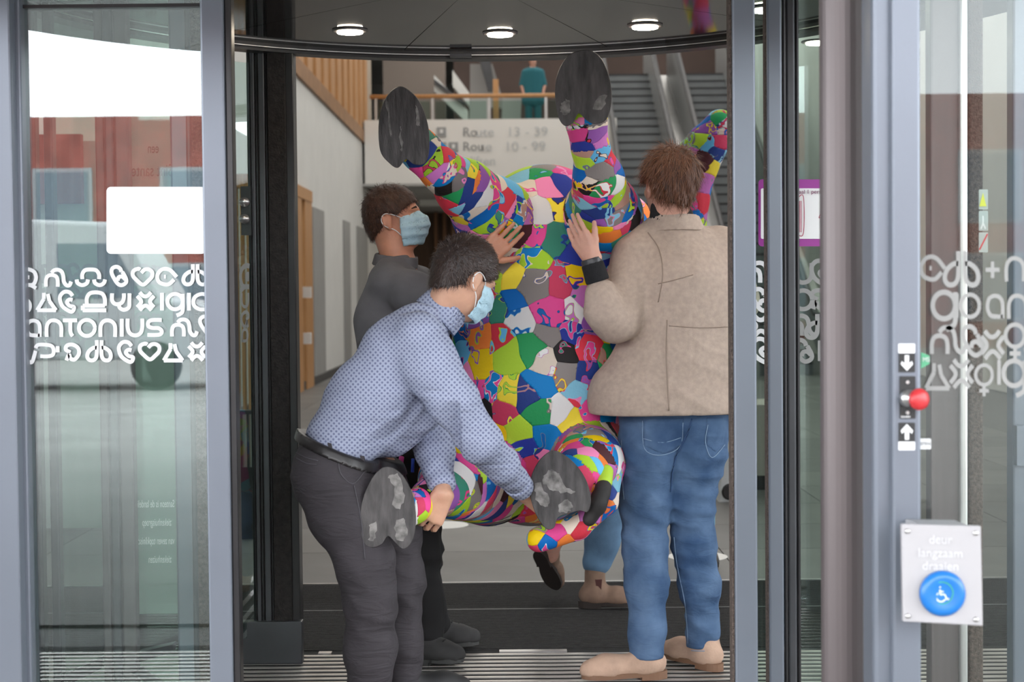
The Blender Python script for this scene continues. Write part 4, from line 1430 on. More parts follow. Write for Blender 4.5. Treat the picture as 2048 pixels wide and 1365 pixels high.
class Head:
    def __init__(s, c, f, u, sc=1.0):
        s.c = np.array(c, float)
        s.f = unit(f)
        u = np.array(u, float)
        s.u = unit(u - s.f * (u @ s.f))
        s.r = np.cross(s.f, s.u)
        s.R = np.stack([s.f, s.r, s.u], 1)
        s.sc = sc

    def at(s, f, r, u):
        return s.c + s.sc * (s.f * f + s.r * r + s.u * u)

    def local(s, p):
        return ((p - s.c) @ s.R) / s.sc

    def shape(s, sd, neck, rn=0.056):
        k = s.sc
        R = s.R
        E = lambda a, r, kk: sd.el(s.at(*a), np.array(r) * k, R, kk)
        E((-0.012, 0, 0.035), (0.098, 0.076, 0.086), 0.02)
        E((0.032, 0, -0.045), (0.062, 0.057, 0.074), 0.03)
        E((0.062, 0, -0.094), (0.026, 0.026, 0.022), 0.02)
        E((0.074, 0, 0.022), (0.022, 0.052, 0.013), 0.015)
        sd.rc(s.at(0.090, 0, 0.012), s.at(0.112, 0, -0.028), 0.008 * k, 0.013 * k, 0.012)
        for q in (-1, 1):
            E((0.058, q * 0.040, -0.022), (0.028, 0.022, 0.020), 0.02)
            E((0.100, q * 0.010, -0.030), (0.010, 0.008, 0.007), 0.006)
            E((-0.014, q * 0.077, -0.010), (0.020, 0.008, 0.032), 0.004)
            E((-0.006, q * 0.076, -0.036), (0.010, 0.007, 0.012), 0.004)
            sd.rc(s.at(-0.030, q * 0.083, 0.006), s.at(-0.026, q * 0.084, -0.026), 0.0055 * k, 0.005 * k, 0.005)
        E((0.088, 0, -0.060), (0.012, 0.024, 0.006), 0.006)
        E((0.086, 0, -0.072), (0.012, 0.021, 0.006), 0.006)
        sd.rc(s.at(-0.03, 0, -0.05), neck, rn * k, rn * 1.06 * k, 0.03)

    def hair(s, name, m, par, th=0.010, plane=(0.002, 0.97), strands=2600, ln=0.03, rough=0.003, crown=None, seed=1, smat=None):
        a, b = plane
        sk = lambda p: sd_el(p, s.at(-0.014, 0, 0.034), np.array((0.099, 0.078, 0.088)) * s.sc + th * s.sc, s.R)
        nape = lambda p: sd_rc(p, s.at(-0.055, 0, -0.02), s.at(-0.050, 0, -0.075), 0.058 * s.sc, 0.050 * s.sc)

        def f(p):
            q = s.local(p)
            d = smin(sk(p), nape(p), 0.03)
            cut = (a + b * q[:, 0] - q[:, 2]) * 0.7 * s.sc
            ear = 0.030 - np.sqrt((q[:, 0] + 0.010) ** 2 + (q[:, 2] + 0.012) ** 2)
            ear = np.where(np.abs(q[:, 1]) > 0.05, ear, -1)
            d = d + rough * wav(p, 75, seed) * 0.7
            d = np.maximum(d, cut + 0.002 * wav(p, 120, seed + 1))
            d = np.maximum(d, ear * s.sc)
            if crown is not None:
                d = d + 0.011 * np.exp(-((p - crown) ** 2).sum(1) / 0.030 ** 2)
            return d
        R = 0.15 * s.sc
        V, Q = polygonize(f, s.c - R, s.c + R, 0.0042, 1)
        o = link(name, np_mesh(name, [(V, Q)]), m, par, True)
        # short strands lying along the head
        rs = np.random.RandomState(seed)
        fn = np.cross(V[Q[:, 1]] - V[Q[:, 0]], V[Q[:, 2]] - V[Q[:, 0]])
        cc = V[Q].mean(1)
        nn = fn / (np.linalg.norm(fn, axis=1)[:, None] + 1e-12)
        out = ((cc - s.at(-0.01, 0, 0.02)) * nn).sum(1) > 0.03
        ids = rs.choice(np.where(out)[0], strands)
        top = s.at(-0.05, 0, 0.11) if crown is None else crown
        vs, fs = [], []
        for i in ids:
            p, n = cc[i], nn[i]
            t = p - top
            t = t - n * (t @ n)
            t = unit(t + 0.02 * rs.normal(size=3))
            if crown is not None and np.linalg.norm(p - crown) < 0.02:
                continue
            wv = np.cross(t, n) * 0.0009
            L = ln * (0.6 + 0.8 * rs.rand())
            k = len(vs)
            for j in range(4):
                u = j / 3
                q = p + t * L * u + n * (0.0022 * math.sin(u * 2.6) * (1 + 1.5 * rs.rand()) + 0.0008 - 0.004 * u * u * L / 0.03)
                vs += [q - wv * (1 - 0.8 * u), q + wv * (1 - 0.8 * u)]
            fs += [(k + 2 * j, k + 2 * j + 1, k + 2 * j + 3, k + 2 * j + 2) for j in range(3)]
        st = MB().add(vs, fs).build('hair_strands', smat or m, o)
        st['kind'] = 'stuff'
        return o

    def eyes(s, par):
        for q in (-1, 1):
            e = MB().lathe(s.at(0.072, q * 0.031, 0.004), s.f, [(0.0118 * math.sin(a * 0.3491 / 1.0), -0.0118 * math.cos(a * 0.3491)) for a in range(1, 9)], 14).build('eye', mat('eye_white', (0.75, 0.73, 0.70), 0.2), par, True)
            MB().lathe(s.at(0.0835, q * 0.031, 0.004), s.f, [(0.0055, -0.001), (0.004, 0.001)], 12).build('iris', mat('iris_brown', (0.05, 0.025, 0.015), 0.2), e)
            MB().tube([s.at(0.090, q * 0.012, 0.026), s.at(0.091, q * 0.030, 0.030), s.at(0.078, q * 0.050, 0.024)], [0.003, 0.0042, 0.002], 6).build('eyebrow', mat('brow', (0.04, 0.022, 0.014), 0.9), par)

    def mask(s, par):
        f0 = SDF(0.02)
        s.shape(f0, s.at(-0.03, 0, -0.09))

        def f(p):
            q = s.local(p)
            d = sd_el(p, s.at(0.036, 0, -0.050), np.array((0.077, 0.068, 0.080)) * s.sc, s.R)
            d = smin(d, sd_rc(p, s.at(0.085, 0, -0.018), s.at(0.103, 0, -0.030), 0.018 * s.sc, 0.020 * s.sc), 0.035)
            d = d + 0.0016 * np.sin(q[:, 2] * 190)
            shell = np.abs(d - 0.004) - 0.0022
            lim = np.maximum.reduce([0.030 - q[:, 0], q[:, 2] - 0.012 + (0.07 - q[:, 0]) * 0.30, -0.112 - q[:, 2]])
            return np.maximum(shell, lim * s.sc)
        V, Q = polygonize(f, s.c - 0.16, s.c + 0.16, 0.0034, 1)
        o = link('face_mask', np_mesh('face_mask', [(V, Q)]), mat('mask_blue', (0.42, 0.62, 0.72), 0.75, 0, 0.08, 30, 0.1, 90), par, True)
        lm = mat('mask_loop', (0.82, 0.84, 0.85), 0.7)
        for q in (-1, 1):
            MB().tube(catmull([s.at(0.040, q * 0.060, -0.008), s.at(0.015, q * 0.078, 0.006), s.at(-0.018, q * 0.086, 0.014), s.at(-0.034, q * 0.086, -0.005), s.at(-0.024, q * 0.084, -0.030), s.at(0.012, q * 0.073, -0.050), s.at(0.036, q * 0.060, -0.080)], 5), 0.0017, 6).build('ear_loop', lm, o, True)
        return o


def hand(wrist, fwd, palm, curl, thumb_side=1, spread=0.012, thumb=(0.6, 0.25), fore=None, rf=0.030, scale=1.0):
    """one hand as an implicit surface; fwd: towards the fingers, palm: the way the palm faces"""
    y = unit(fwd)
    n = np.array(palm, float)
    n = unit(n - y * (n @ y))
    x = np.cross(y, n) * thumb_side
    w = np.array(wrist, float)
    S = scale
    L = lambda a, b, c: w + S * (x * a + y * b + n * c)
    s = SDF(0.008)
    if fore is not None:
        s.rc(fore, w, rf * 1.15, rf * 0.88, 0.02)
    for kx, ky in ((-0.033, 0.082), (-0.011, 0.090), (0.012, 0.093), (0.034, 0.090)):
        s.rc(L(kx * 0.6, 0.0, 0), L(kx, ky, 0), 0.017 * S, 0.0125 * S, 0.012)
    for i, (kx, ky, ln) in enumerate(((-0.033, 0.082, 0.062), (-0.011, 0.090, 0.076), (0.012, 0.093, 0.082), (0.034, 0.090, 0.074))):
        p = L(kx, ky, 0)
        a = 0.0
        dirx = (i - 1.5) * spread * 8
        for j, fr in enumerate((0.46, 0.30, 0.24)):
            a += curl[j] if not hasattr(curl[0], '__len__') else curl[i][j]
            dv = unit(y * math.cos(a) + n * math.sin(a) + x * dirx * 0.35)
            q = p + dv * ln * fr * S
            s.rc(p, q, (0.0094 - 0.0009 * j) * S, (0.0087 - 0.0010 * j) * S, 0.003)
            p = q
    p = L(0.022, 0.020, 0.004)
    d0 = unit(x * math.sin(thumb[0]) + y * math.cos(thumb[0]) + n * 0.25)
    for j, ln in enumerate((0.042, 0.034, 0.026)):
        dv = unit(d0 + n * thumb[1] * j + y * 0.25 * j)
        q = p + dv * ln * S
        s.rc(p, q, (0.0150 - 0.003 * j) * S, (0.0118 - 0.0018 * j) * S, 0.006)
        p = q
    return s


def body_mesh(name, sm, sdfs, parent=None):
    for s, h in sdfs:
        s.post.append(plane_cut((0, 0, 0.02), (0, 0, -1)))
    parts = [polygonize(s, s.lo, s.hi, h, 1) for s, h in sdfs]
    return link(name, np_mesh(name, parts), sm, parent, True)


def shoe(name, par, ankle, ground_dir, length, m, sole_mm, h_up=0.10, heel=0.022, lift=0.0, width=0.046, pitch=0.0, laces=None):
    """ankle: point above the heel at floor level (z=lift)"""
    g = unit(ground_dir)
    up = np.array((0, 0, 1.0))
    if pitch:
        sdv = np.cross(g, up)
        c, s_ = math.cos(pitch), math.sin(pitch)
        g, up = g * c + up * s_, up * c - g * s_
    sd = np.cross(g, up)
    o = np.array(ankle, float) + np.array((0, 0, 0.003))
    A = lambda a, b, c: o + g * a + sd * b + up * c
    L = length
    s = SDF(0.03)
    s.rc(A(-0.03, 0, 0.055), A(0.02, 0, 0.055), 0.038, 0.040)
    s.rc(A(0.02, 0, 0.052), A(L - 0.14, 0, 0.048), 0.040, 0.042)
    s.rc(A(L - 0.15, -0.012, 0.045), A(L - 0.085, -0.008, 0.038), 0.038, 0.030)
    s.rc(A(L - 0.15, 0.012, 0.045), A(L - 0.090, 0.008, 0.038), 0.038, 0.030)
    s.rc(A(0.005, 0, 0.06), A(0.004, 0, 0.06 + h_up), 0.044, 0.046)
    s.post.append(plane_cut(A(0, 0, 0.06 + h_up), up))
    s.post.append(plane_cut(A(0, 0, heel), -up))
    s.post.append(folds(0.0012, 45, 9))
    top = sobj(name, s, 0.0065, m, par)
    # sole: outline slab with heel block
    pts = [(-0.062, 0.020), (-0.070, 0), (-0.062, -0.020), (-0.03, -0.034), (0.03, -0.034), (L - 0.16, -0.045), (L - 0.10, -0.042), (L - 0.066, -0.020), (L - 0.058, 0), (L - 0.066, 0.020), (L - 0.10, 0.042), (L - 0.16, 0.045), (0.03, 0.034), (-0.03, 0.034)]
    pp = catmull([(a, b, 0) for a, b in pts], 3, True)
    so = MB()
    so.prism([A(q[0], q[1], heel * 0.55) for q in pp], up * heel * 0.75)
    so.prism([A(min(q[0], 0.03), q[1], 0) for q in pp if q[0] < 0.05], up * heel * 0.6)
    so.build('sole', sole_mm, top)
    if laces is not None:
        for k in range(4):
            a = 0.055 + 0.024 * k
            MB().tube([A(a, -0.022, 0.10 - 0.012 * k), A(a + 0.006, 0, 0.108 - 0.013 * k), A(a, 0.022, 0.10 - 0.012 * k)], 0.0028, 6).build('lace', laces, top, True)
    return top


# ------------------------------------------------------------------ man in the blue shirt
def blue_shirt_man():
    sk = skin_mat('skin_tan', (0.60, 0.34, 0.23))
    d = 5.25
    H = Head(P(930, 556, d), (0.66, 0.60, -0.48), (0.36, 0.22, 0.88), 1.08)
    neck = P(868, 648, d)
    sd = SDF(0.02)
    H.shape(sd, neck, 0.051)
    sd.pix((868, 648, d, 30), (790, 740, d, 60), (690, 880, d, 60))
    for js in (((845, 690, 5.08, 30), (900, 800, 5.05, 24), (965, 885, 5.1, 22)), ((800, 720, 5.42, 30), (850, 850, 5.40, 24), (880, 950, 5.34, 18)),
               ((670, 930, 5.20, 50), (735, 1160, 5.17, 34), (738, 1405, 5.20, 20)), ((750, 940, 5.36, 45), (805, 1160, 5.34, 30), (800, 1395, 5.36, 20))):
        sd.pix(*js)
    w1 = P(1056, 992, 5.44)
    h1 = hand(w1, P(1100, 1022, 5.47) - w1, (0.3, 0.8, 0.5), (0.2, 0.4, 0.3), 1, fore=P(985, 910, 5.2))
    w2 = P(887, 988, 5.19)
    h2 = hand(w2, P(862, 1036, 5.185) - w2, (-0.25, 0.95, 0.1), (0.55, 0.75, 0.6), 1, fore=P(878, 930, 5.29), thumb=(0.30, 0.30), scale=1.0)
    root = body_mesh('person', sk, [(sd, 0.006), (h1, 0.0032), (h2, 0.0032)])
    tag(root, 'man in patterned light blue shirt and dark trousers bending forward over a sculpture leg', 'person')
    hm = mat('hair_dark_brown', (0.028, 0.018, 0.016), 0.55, 0, 0.4, 30, 0.3, 240, stretch=(1, 1, 0.6))
    hs = mat('hair_greyish', (0.050, 0.030, 0.023), 0.4)
    H.hair('hair', hm, root, 0.008, (-0.014, 0.72), 4200, 0.022, 0.0025, crown=P(908, 505, d - 0.06), seed=3, smat=hs)
    H.eyes(root)
    H.mask(root)
    # shirt
    sm = bpy.data.materials.new('dotted_blue_cotton')
    sm.use_nodes = True
    nt = sm.node_tree
    b = nt.nodes['Principled BSDF']
    b.inputs['Roughness'].default_value = 0.75
    b.inputs['Specular IOR Level'].default_value = 0.2
    tc = nt.nodes.new('ShaderNodeTexCoord')
    vo = nt.nodes.new('ShaderNodeTexVoronoi')
    vo.voronoi_dimensions = '2D'
    vo.inputs['Scale'].default_value = 84
    vo.inputs['Randomness'].default_value = 0.1
    sx_ = nt.nodes.new('ShaderNodeSeparateXYZ')
    cx_ = nt.nodes.new('ShaderNodeCombineXYZ')
    mp_ = nt.nodes.new('ShaderNodeMapping')
    mp_.inputs['Rotation'].default_value = (0, 0.75, 0)
    nt.links.new(tc.outputs['Object'], mp_.inputs[0])
    nt.links.new(mp_.outputs[0], sx_.inputs[0])
    nt.links.new(sx_.outputs[0], cx_.inputs[0])
    nt.links.new(sx_.outputs[2], cx_.inputs[1])
    rp = nt.nodes.new('ShaderNodeValToRGB')
    rp.color_ramp.elements[0].position = 0.26
    rp.color_ramp.elements[1].position = 0.34
    rp.color_ramp.elements[0].color = (0.165, 0.185, 0.290, 1)
    rp.color_ramp.elements[1].color = (0.355, 0.395, 0.520, 1)
    nt.links.new(cx_.outputs[0], vo.inputs['Vector'])
    nt.links.new(vo.outputs['Distance'], rp.inputs[0])
    nt.links.new(rp.outputs[0], b.inputs['Base Color'])
    add_bump(sm, 9, (0.8, 1, 2.6), 0.55, 0.02)
    s = SDF(0.05)
    s.pix((690, 872, 5.15, 76), (745, 790, 5.14, 80), (800, 705, 5.14, 72), (832, 655, 5.16, 50))
    s.pix((700, 878, 5.34, 78), (760, 800, 5.36, 82), (815, 705, 5.38, 66), (840, 650, 5.36, 46))
    s.pix((770, 860, 5.24, 58), (810, 800, 5.24, 76), (850, 710, 5.25, 60))
    s.pix((835, 655, 5.2, 44), (868, 645, 5.25, 38))
    s.pix((838, 680, 5.06, 56), (862, 730, 5.03, 55), (905, 802, 5.04, 48), (958, 880, 5.09, 41), (1003, 932, 5.23, 34), (1042, 976, 5.39, 26), k=0.03)
    s.pix((810, 715, 5.44, 50), (846, 840, 5.44, 44), (868, 900, 5.34, 38), (884, 972, 5.215, 29), k=0.025)
    cb = P(688, 892, 5.24)
    nb_ = unit(P(610, 858, 5.24) - P(768, 922, 5.24))
    dn = np.array((nb_[2], 0, -nb_[0]))
    dn = dn if dn[2] < 0 else -dn
    s.post.append(folds(0.0055, 11, 21))
    s.post.append(folds(0.0022, 30, 22))
    s.post.append(wrinkle(0.009, 34, 23, -0.8))
    tors_cut = lambda p, dd: np.where(p[:, 0] < X(832, 5.24), np.maximum(dd, (p - cb) @ dn - 0.012), dd)
    s.post.append(tors_cut)
    w2v = unit(P(884, 972, 5.215) - P(868, 900, 5.34))
    s.post.append(lambda p, dd: np.where((p[:, 0] > X(838, 5.3)) & (p[:, 0] < X(925, 5.3)), np.maximum(dd, (p - P(885, 980, 5.205)) @ w2v), dd))
    shirt = sobj('shirt', s, 0.0075, sm, root)
    # collar
    c = SDF(0.02)
    c.pix((858, 650, 5.25, 54), (905, 600, 5.26, 47))
    ca, cbb = P(868, 640, 5.25), P(905, 600, 5.26)
    ax_ = unit(P(930, 580, 5.27) - P(858, 655, 5.25))
    c.post.append(band(P(886, 622, 5.25), ax_, 0.036))
    inner = SDF(0.02).pix((845, 665, 5.25, 50), (925, 580, 5.26, 41))
    c.post.append(lambda p, dd: np.maximum(dd, -inner(p)))
    sobj('collar', c, 0.005, sm, shirt)
    for k, (a, bq) in enumerate((((1042, 976, 5.39), (1003, 932, 5.23)), ((884, 974, 5.213), (868, 900, 5.34)))):
        A, B = P(*a), P(*bq)
        ax_ = unit(A - B)
        cu = SDF().rc(A - ax_ * 0.05, A + ax_ * 0.02, 0.049 if k == 0 else 0.050, 0.045)
        cu.post.append(band(A - ax_ * 0.022, ax_, 0.028))
        sobj('cuff', cu, 0.006, sm, shirt)
    # trousers
    tm = mat('charcoal_chino', (0.040, 0.035, 0.040), 0.85, 0, 0.12, 9, 0.12, 220)
    add_bump(tm, 9, (0.7, 1, 2.8), 0.6, 0.02)
    t = SDF(0.05)
    t.pix((676, 905, 5.15, 74), (668, 950, 5.14, 80), (690, 1030, 5.14, 70), (728, 1120, 5.13, 57), (742, 1200, 5.14, 50), (740, 1300, 5.17, 46), (738, 1412, 5.20, 44))
    t.pix((706, 915, 5.34, 74), (730, 970, 5.36, 78), (780, 1060, 5.36, 56), (800, 1160, 5.34, 46), (806, 1280, 5.36, 37), (804, 1405, 5.38, 36))
    t.post.append(folds(0.0050, 13, 31))
    t.post.append(folds(0.0022, 34, 32))
    t.post.append(wrinkle(0.007, 34, 33, 0.6))
    t.post.append(plane_cut(cb + dn * 0.0 - dn * 0.004, -dn))
    t.post.append(plane_cut((0, 0, 0.03), (0, 0, -1)))
    tr_ = sobj('trousers', t, 0.008, tm, root)
    ed = mat('trouser_edge', (0.085, 0.08, 0.09), 0.9)
    for ln in ([(592, 906), (612, 916), (636, 922)], [(592, 916), (612, 927), (634, 930)], [(678, 905), (680, 945), (705, 968), (728, 945), (742, 925)], [(708, 972), (722, 1040), (730, 1120)]):
        stitch(t, ln, 5.24, 0.0017, ed, tr_)
    be = SDF(0.05)
    be.pr = [q if i > 5 and i < 6 else q for i, q in enumerate(t.pr)]
    be.pr = [(q[0], q[1], q[2], q[3] + 0.006, q[4] + 0.006, q[5]) for q in be.pr]
    be.pr.append(('rc', P(672, 880, 5.17), P(702, 890, 5.33), 0.127, 0.127, 0.05))
    be.lo, be.hi = t.lo, t.hi
    be.post.append(band(cb + dn * 0.012, dn, 0.017))
    sobj('belt', be, 0.006, mat('black_leather', (0.02, 0.018, 0.018), 0.35), tr_)
    for q in ((655, 886, 5.03), (720, 912, 5.05)):
        p = P(*q)
        MB().prism([p, p + np.array((0.012, 0, -0.003)), p + np.array((0.02, 0, -0.052)), p + np.array((0.008, 0, -0.050))], (0, 0.05, 0)).build('belt_loop', tm, tr_)
    bk, sl_ = mat('shoe_black', (0.02, 0.02, 0.021), 0.6), mat('shoe_sole_black', (0.012, 0.012, 0.012), 0.8)
    for px, dd in ((738, 5.2), (803, 5.38)):
        g = P(px, 1400, dd)
        shoe('shoe', root, (g[0], g[1], 0.0), (1, 0.1, 0), 0.29, bk, sl_, 0.05)
    return root


# ------------------------------------------------------------------ man in the grey polo
def grey_polo_man():
    sk = skin_mat('skin_ruddy', (0.60, 0.27, 0.165))
    d = 6.02
    H = Head(P(789, 436, d), (0.95, -0.12, 0.10), (-0.14, 0, 1), 1.0)
    neck = P(800, 530, d)
    sd = SDF(0.02)
    H.shape(sd, neck, 0.058)
    sd.pix((800, 530, d, 30), (790, 700, d, 60), (800, 860, d, 55))
    for js in (((770, 570, 5.86, 28), (880, 610, 5.78, 24), (935, 560, 5.72, 18)), ((835, 575, 6.2, 28), (868, 650, 6.25, 22), (882, 620, 6.2, 18)),
               ((790, 900, 5.96, 45), (835, 1100, 5.95, 32), (850, 1285, 5.93, 20)), ((828, 900, 6.1, 40), (848, 1100, 6.12, 22), (874, 1265, 6.15, 18))):
        sd.pix(*js)
    w1 = P(966, 518, 5.655)
    h1 = hand(w1, P(1030, 455, 5.63) - w1, (0.15, 0.95, 0.25), (0.06, 0.16, 0.14), -1, spread=0.004, fore=P(925, 570, 5.72), thumb=(0.9, 0.2))
    root = body_mesh('person', sk, [(sd, 0.006), (h1, 0.0032)])
    tag(root, 'man in grey polo shirt and black trousers looking up past the sculpture', 'person')
    hm = mat('hair_brown', (0.055, 0.024, 0.014), 0.55, 0, 0.45, 30, 0.3, 240)
    H.hair('hair', hm, root, 0.008, (-0.010, 0.70), 3000, 0.018, 0.003, seed=8, smat=mat('hair_brown_light', (0.095, 0.042, 0.024), 0.5))
    H.eyes(root)
    H.mask(root)
    pm_ = mat('grey_pique', (0.125, 0.120, 0.126), 0.9, 0, 0.08, 20, 0.15, 260)
    s = SDF(0.05)
    s.pix((775, 560, 5.92, 40), (775, 640, 5.93, 64), (785, 760, 5.95, 64), (795, 900, 5.97, 62))
    s.pix((815, 562, 6.12, 40), (820, 640, 6.12, 60), (825, 760, 6.12, 62), (825, 900, 6.1, 60))
    s.pix((790, 530, 6.0, 36), (795, 580, 6.0, 58))
    s.pix((782, 572, 5.86, 42), (825, 588, 5.80, 42), (868, 602, 5.76, 38), k=0.03)
    s.pix((835, 572, 6.18, 42), (862, 622, 6.22, 36), k=0.03)
    s.post.append(folds(0.0045, 12, 41))
    s.post.append(plane_cut(P(800, 925, 6), (0, 0, -1)))
    s.post.append(plane_cut(P(800, 512, 6), (-0.15, 0, 1)))
    po = sobj('polo_shirt', s, 0.0085, pm_, root)
    c = SDF(0.02).rc(P(790, 535, d), P(797, 485, d), 0.088, 0.074)
    c.post.append(band(P(795, 522, d), unit((0.10, -0.1, 1)), 0.022))
    inn = SDF().rc(P(790, 560, d), P(799, 470, d), 0.076, 0.066)
    c.post.append(lambda p, dd: np.maximum(dd, -inn(p)))
    sobj('collar', c, 0.005, pm_, po)
    tm = mat('black_trouser', (0.007, 0.0065, 0.007), 0.85, 0, 0.2, 8)
    t = SDF(0.05)
    t.pix((798, 905, 5.97, 62), (805, 970, 5.96, 58), (832, 1100, 5.95, 46), (846, 1200, 5.94, 38), (852, 1262, 5.93, 38))
    t.pix((826, 905, 6.1, 60), (835, 970, 6.12, 54), (848, 1100, 6.12, 34), (856, 1200, 6.14, 30), (872, 1250, 6.15, 30))
    t.post.append(folds(0.0045, 14, 43))
    t.post.append(wrinkle(0.010, 40, 44))
    tr_ = sobj('trousers', t, 0.0085, tm, root)
    ly = MB().tube(catmull([P(803, 915, 5.82), P(801, 935, 5.80), P(803, 950, 5.80)], 3), 0.010, 8).build('lanyard', mat('pink_lanyard', (0.55, 0.05, 0.28), 0.7), root, True)
    MB().tube([P(826, 918, 5.84), P(825, 945, 5.84)], 0.006, 8).build('pen', mat('pen_blue', (0.02, 0.07, 0.55), 0.4), root, True)
    bk, sl_ = mat('shoe_charcoal', (0.035, 0.034, 0.034), 0.75, 0, 0.2, 20), mat('shoe_sole_grey', (0.06, 0.06, 0.058), 0.8)
    shoe('shoe', root, (P(848, 1300, 5.93)[0], 5.91, 0), (1, -0.22, 0), 0.21, bk, sl_, 0.05, laces=rubber_m)
    shoe('shoe', root, (P(874, 1290, 6.15)[0], 6.17, 0), (1, 0.05, 0), 0.22, bk, sl_, 0.05, laces=rubber_m)
    return root


# ------------------------------------------------------------------ man in the beige jacket
def jacket_man():
    sk = skin_mat('skin_pink', (0.60, 0.33, 0.25))
    d = 5.72
    H = Head(P(1338, 372, d), (-0.30, 0.95, 0.0), (0.03, 0.06, 1), 1.07)
    neck = P(1345, 470, d)
    sd = SDF(0.02)
    H.shape(sd, neck, 0.058)
    sd.pix((1345, 470, d, 34), (1365, 640, d, 60), (1350, 800, d, 48))
    for js in (((1280, 510, 5.72, 30), (1225, 650, 5.62, 26), (1195, 590, 5.54, 20)), ((1440, 510, 5.72, 30), (1450, 640, 5.8, 26), (1350, 600, 5.98, 18)),
               ((1305, 880, 5.72, 40), (1291, 1090, 5.70, 28), (1293, 1320, 5.66, 20)), ((1393, 880, 5.76, 40), (1387, 1090, 5.77, 28), (1405, 1300, 5.80, 20))):
        sd.pix(*js)
    w1 = P(1186, 520, 5.56)
    h1 = hand(w1, P(1152, 462, 5.58) - w1, (0.75, 0.62, -0.2), ((0.10, 0.16, 0.1), (0.08, 0.14, 0.1), (0.05, 0.12, 0.1), (0.02, 0.1, 0.1)), -1, spread=0.006, fore=P(1200, 575, 5.56), thumb=(0.5, 0.1), scale=1.0)
    root = body_mesh('person', sk, [(sd, 0.006), (h1, 0.0032)])
    tag(root, 'man in beige jacket and blue jeans seen from behind, steadying the sculpture', 'person')
    hm = mat('hair_chestnut', (0.075, 0.030, 0.016), 0.5, 0, 0.5, 26, 0.4, 200, stretch=(1, 1, 0.4))
    H.hair('hair', hm, root, 0.016, (-0.012, 0.60), 4200, 0.042, 0.006, seed=14, smat=mat('hair_chestnut_light', (0.15, 0.062, 0.032), 0.45))
    H.eyes(root)
    # dark jumper showing at neck and cuff
    bm = mat('black_knit', (0.012, 0.012, 0.014), 0.95, 0, 0.2, 60, 0.3, 300)
    ju = SDF(0.02).rc(P(1344, 455, d), P(1342, 420, d), 0.088, 0.074)
    ju.post.append(band(P(1343, 430, d - 0.02), unit((0.25, 0.1, 1)), 0.036))
    jm = sobj('jumper', ju, 0.005, bm, root)
    A, B = P(1186, 532, 5.555), P(1202, 585, 5.555)
    ax_ = unit(A - B)
    cu = SDF().rc(B, A, 0.044, 0.040)
    cu.post.append(band(A - ax_ * 0.024, ax_, 0.034))
    sobj('jumper_cuff', cu, 0.005, bm, jm)
    wa = SDF().rc(A - ax_ * 0.02, A + ax_ * 0.03, 0.038, 0.036)
    wa.post.append(band(A + ax_ * 0.016, ax_, 0.011))
    sobj('wrist_band', wa, 0.004, mat('dark_band', (0.04, 0.04, 0.045), 0.4), root)
    # jacket
    km = mat('beige_wool', (0.43, 0.335, 0.275), 0.9, 0, 0.10, 60, 0.25, 420)
    s = SDF(0.06)
    s.pix((1290, 500, 5.74, 48), (1325, 600, 5.74, 76), (1318, 720, 5.74, 80), (1270, 800, 5.70, 94))
    s.pix((1430, 500, 5.76, 48), (1420, 600, 5.74, 78), (1415, 720, 5.74, 80), (1412, 810, 5.74, 94))
    s.pix((1345, 465, 5.74, 54), (1365, 560, 5.72, 92), (1355, 790, 5.72, 100))
    s.pix((1278, 515, 5.72, 56), (1252, 590, 5.66, 50), (1232, 640, 5.60, 45), (1210, 622, 5.56, 40), (1203, 590, 5.555, 34), k=0.03)
    s.pix((1448, 515, 5.76, 56), (1470, 600, 5.82, 48), (1440, 660, 5.92, 42), (1360, 620, 6.0, 32), k=0.03)
    hem = P(1330, 826, 5.72)[2]
    s.post.append(folds(0.0042, 9, 51))
    s.post.append(folds(0.0016, 30, 52))
    s.post.append(wrinkle(0.0055, 26, 53, 0.7))
    s.post.append(plane_cut((0, 0, hem), (0, 0, -1)))
    s.post.append(plane_cut(P(1345, 432, 5.74), (0.05, 0.35, 1)))
    vx = X(1375, 5.7)
    s.post.append(lambda p, dd: np.where(p[:, 1] < 5.66, dd + 0.0035 * np.exp(-((p[:, 0] - vx) / 0.004) ** 2), dd))
    ja = sobj('jacket', s, 0.0075, km, root)
    sm_ = mat('jacket_seam_crease', (0.29, 0.22, 0.178), 0.9)
    for ln in ([(1296, 465), (1318, 500), (1325, 550), (1316, 605)], [(1334, 640), (1332, 720), (1338, 822)], [(1316, 568), (1350, 560), (1386, 550)], [(1338, 652), (1400, 656), (1456, 654)]):  # slanting line across the back paints the dark of a cloth crease
        stitch(s, ln, 5.74, 0.0018, sm_, ja)
    ws_ = unit(P(1203, 590, 5.555) - P(1210, 622, 5.56))
    c = SDF(0.02).rc(P(1350, 470, 5.73), P(1346, 425, 5.72), 0.112, 0.084)
    c.post.append(band(P(1348, 447, 5.68), unit((-0.02, 0.1, 1)), 0.030))
    inn = SDF().rc(P(1350, 480, 5.73), P(1345, 410, 5.72), 0.100, 0.073)
    c.post.append(lambda p, dd: np.maximum(dd, -inn(p)))
    sobj('collar', c, 0.005, km, ja)
    # jeans
    jn = bpy.data.materials.new('faded_denim')
    jn.use_nodes = True
    nt = jn.node_tree
    b = nt.nodes['Principled BSDF']
    b.inputs['Roughness'].default_value = 0.85
    b.inputs['Specular IOR Level'].default_value = 0.2
    tc = nt.nodes.new('ShaderNodeTexCoord')
    n1 = nt.nodes.new('ShaderNodeTexNoise')
    n1.inputs['Scale'].default_value = 7.0
    n1.inputs['Detail'].default_value = 6
    rp = nt.nodes.new('ShaderNodeValToRGB')
    rp.color_ramp.elements[0].position = 0.34
    rp.color_ramp.elements[1].position = 0.70
    rp.color_ramp.elements[0].color = (0.036, 0.075, 0.155, 1)
    rp.color_ramp.elements[1].color = (0.115, 0.185, 0.305, 1)
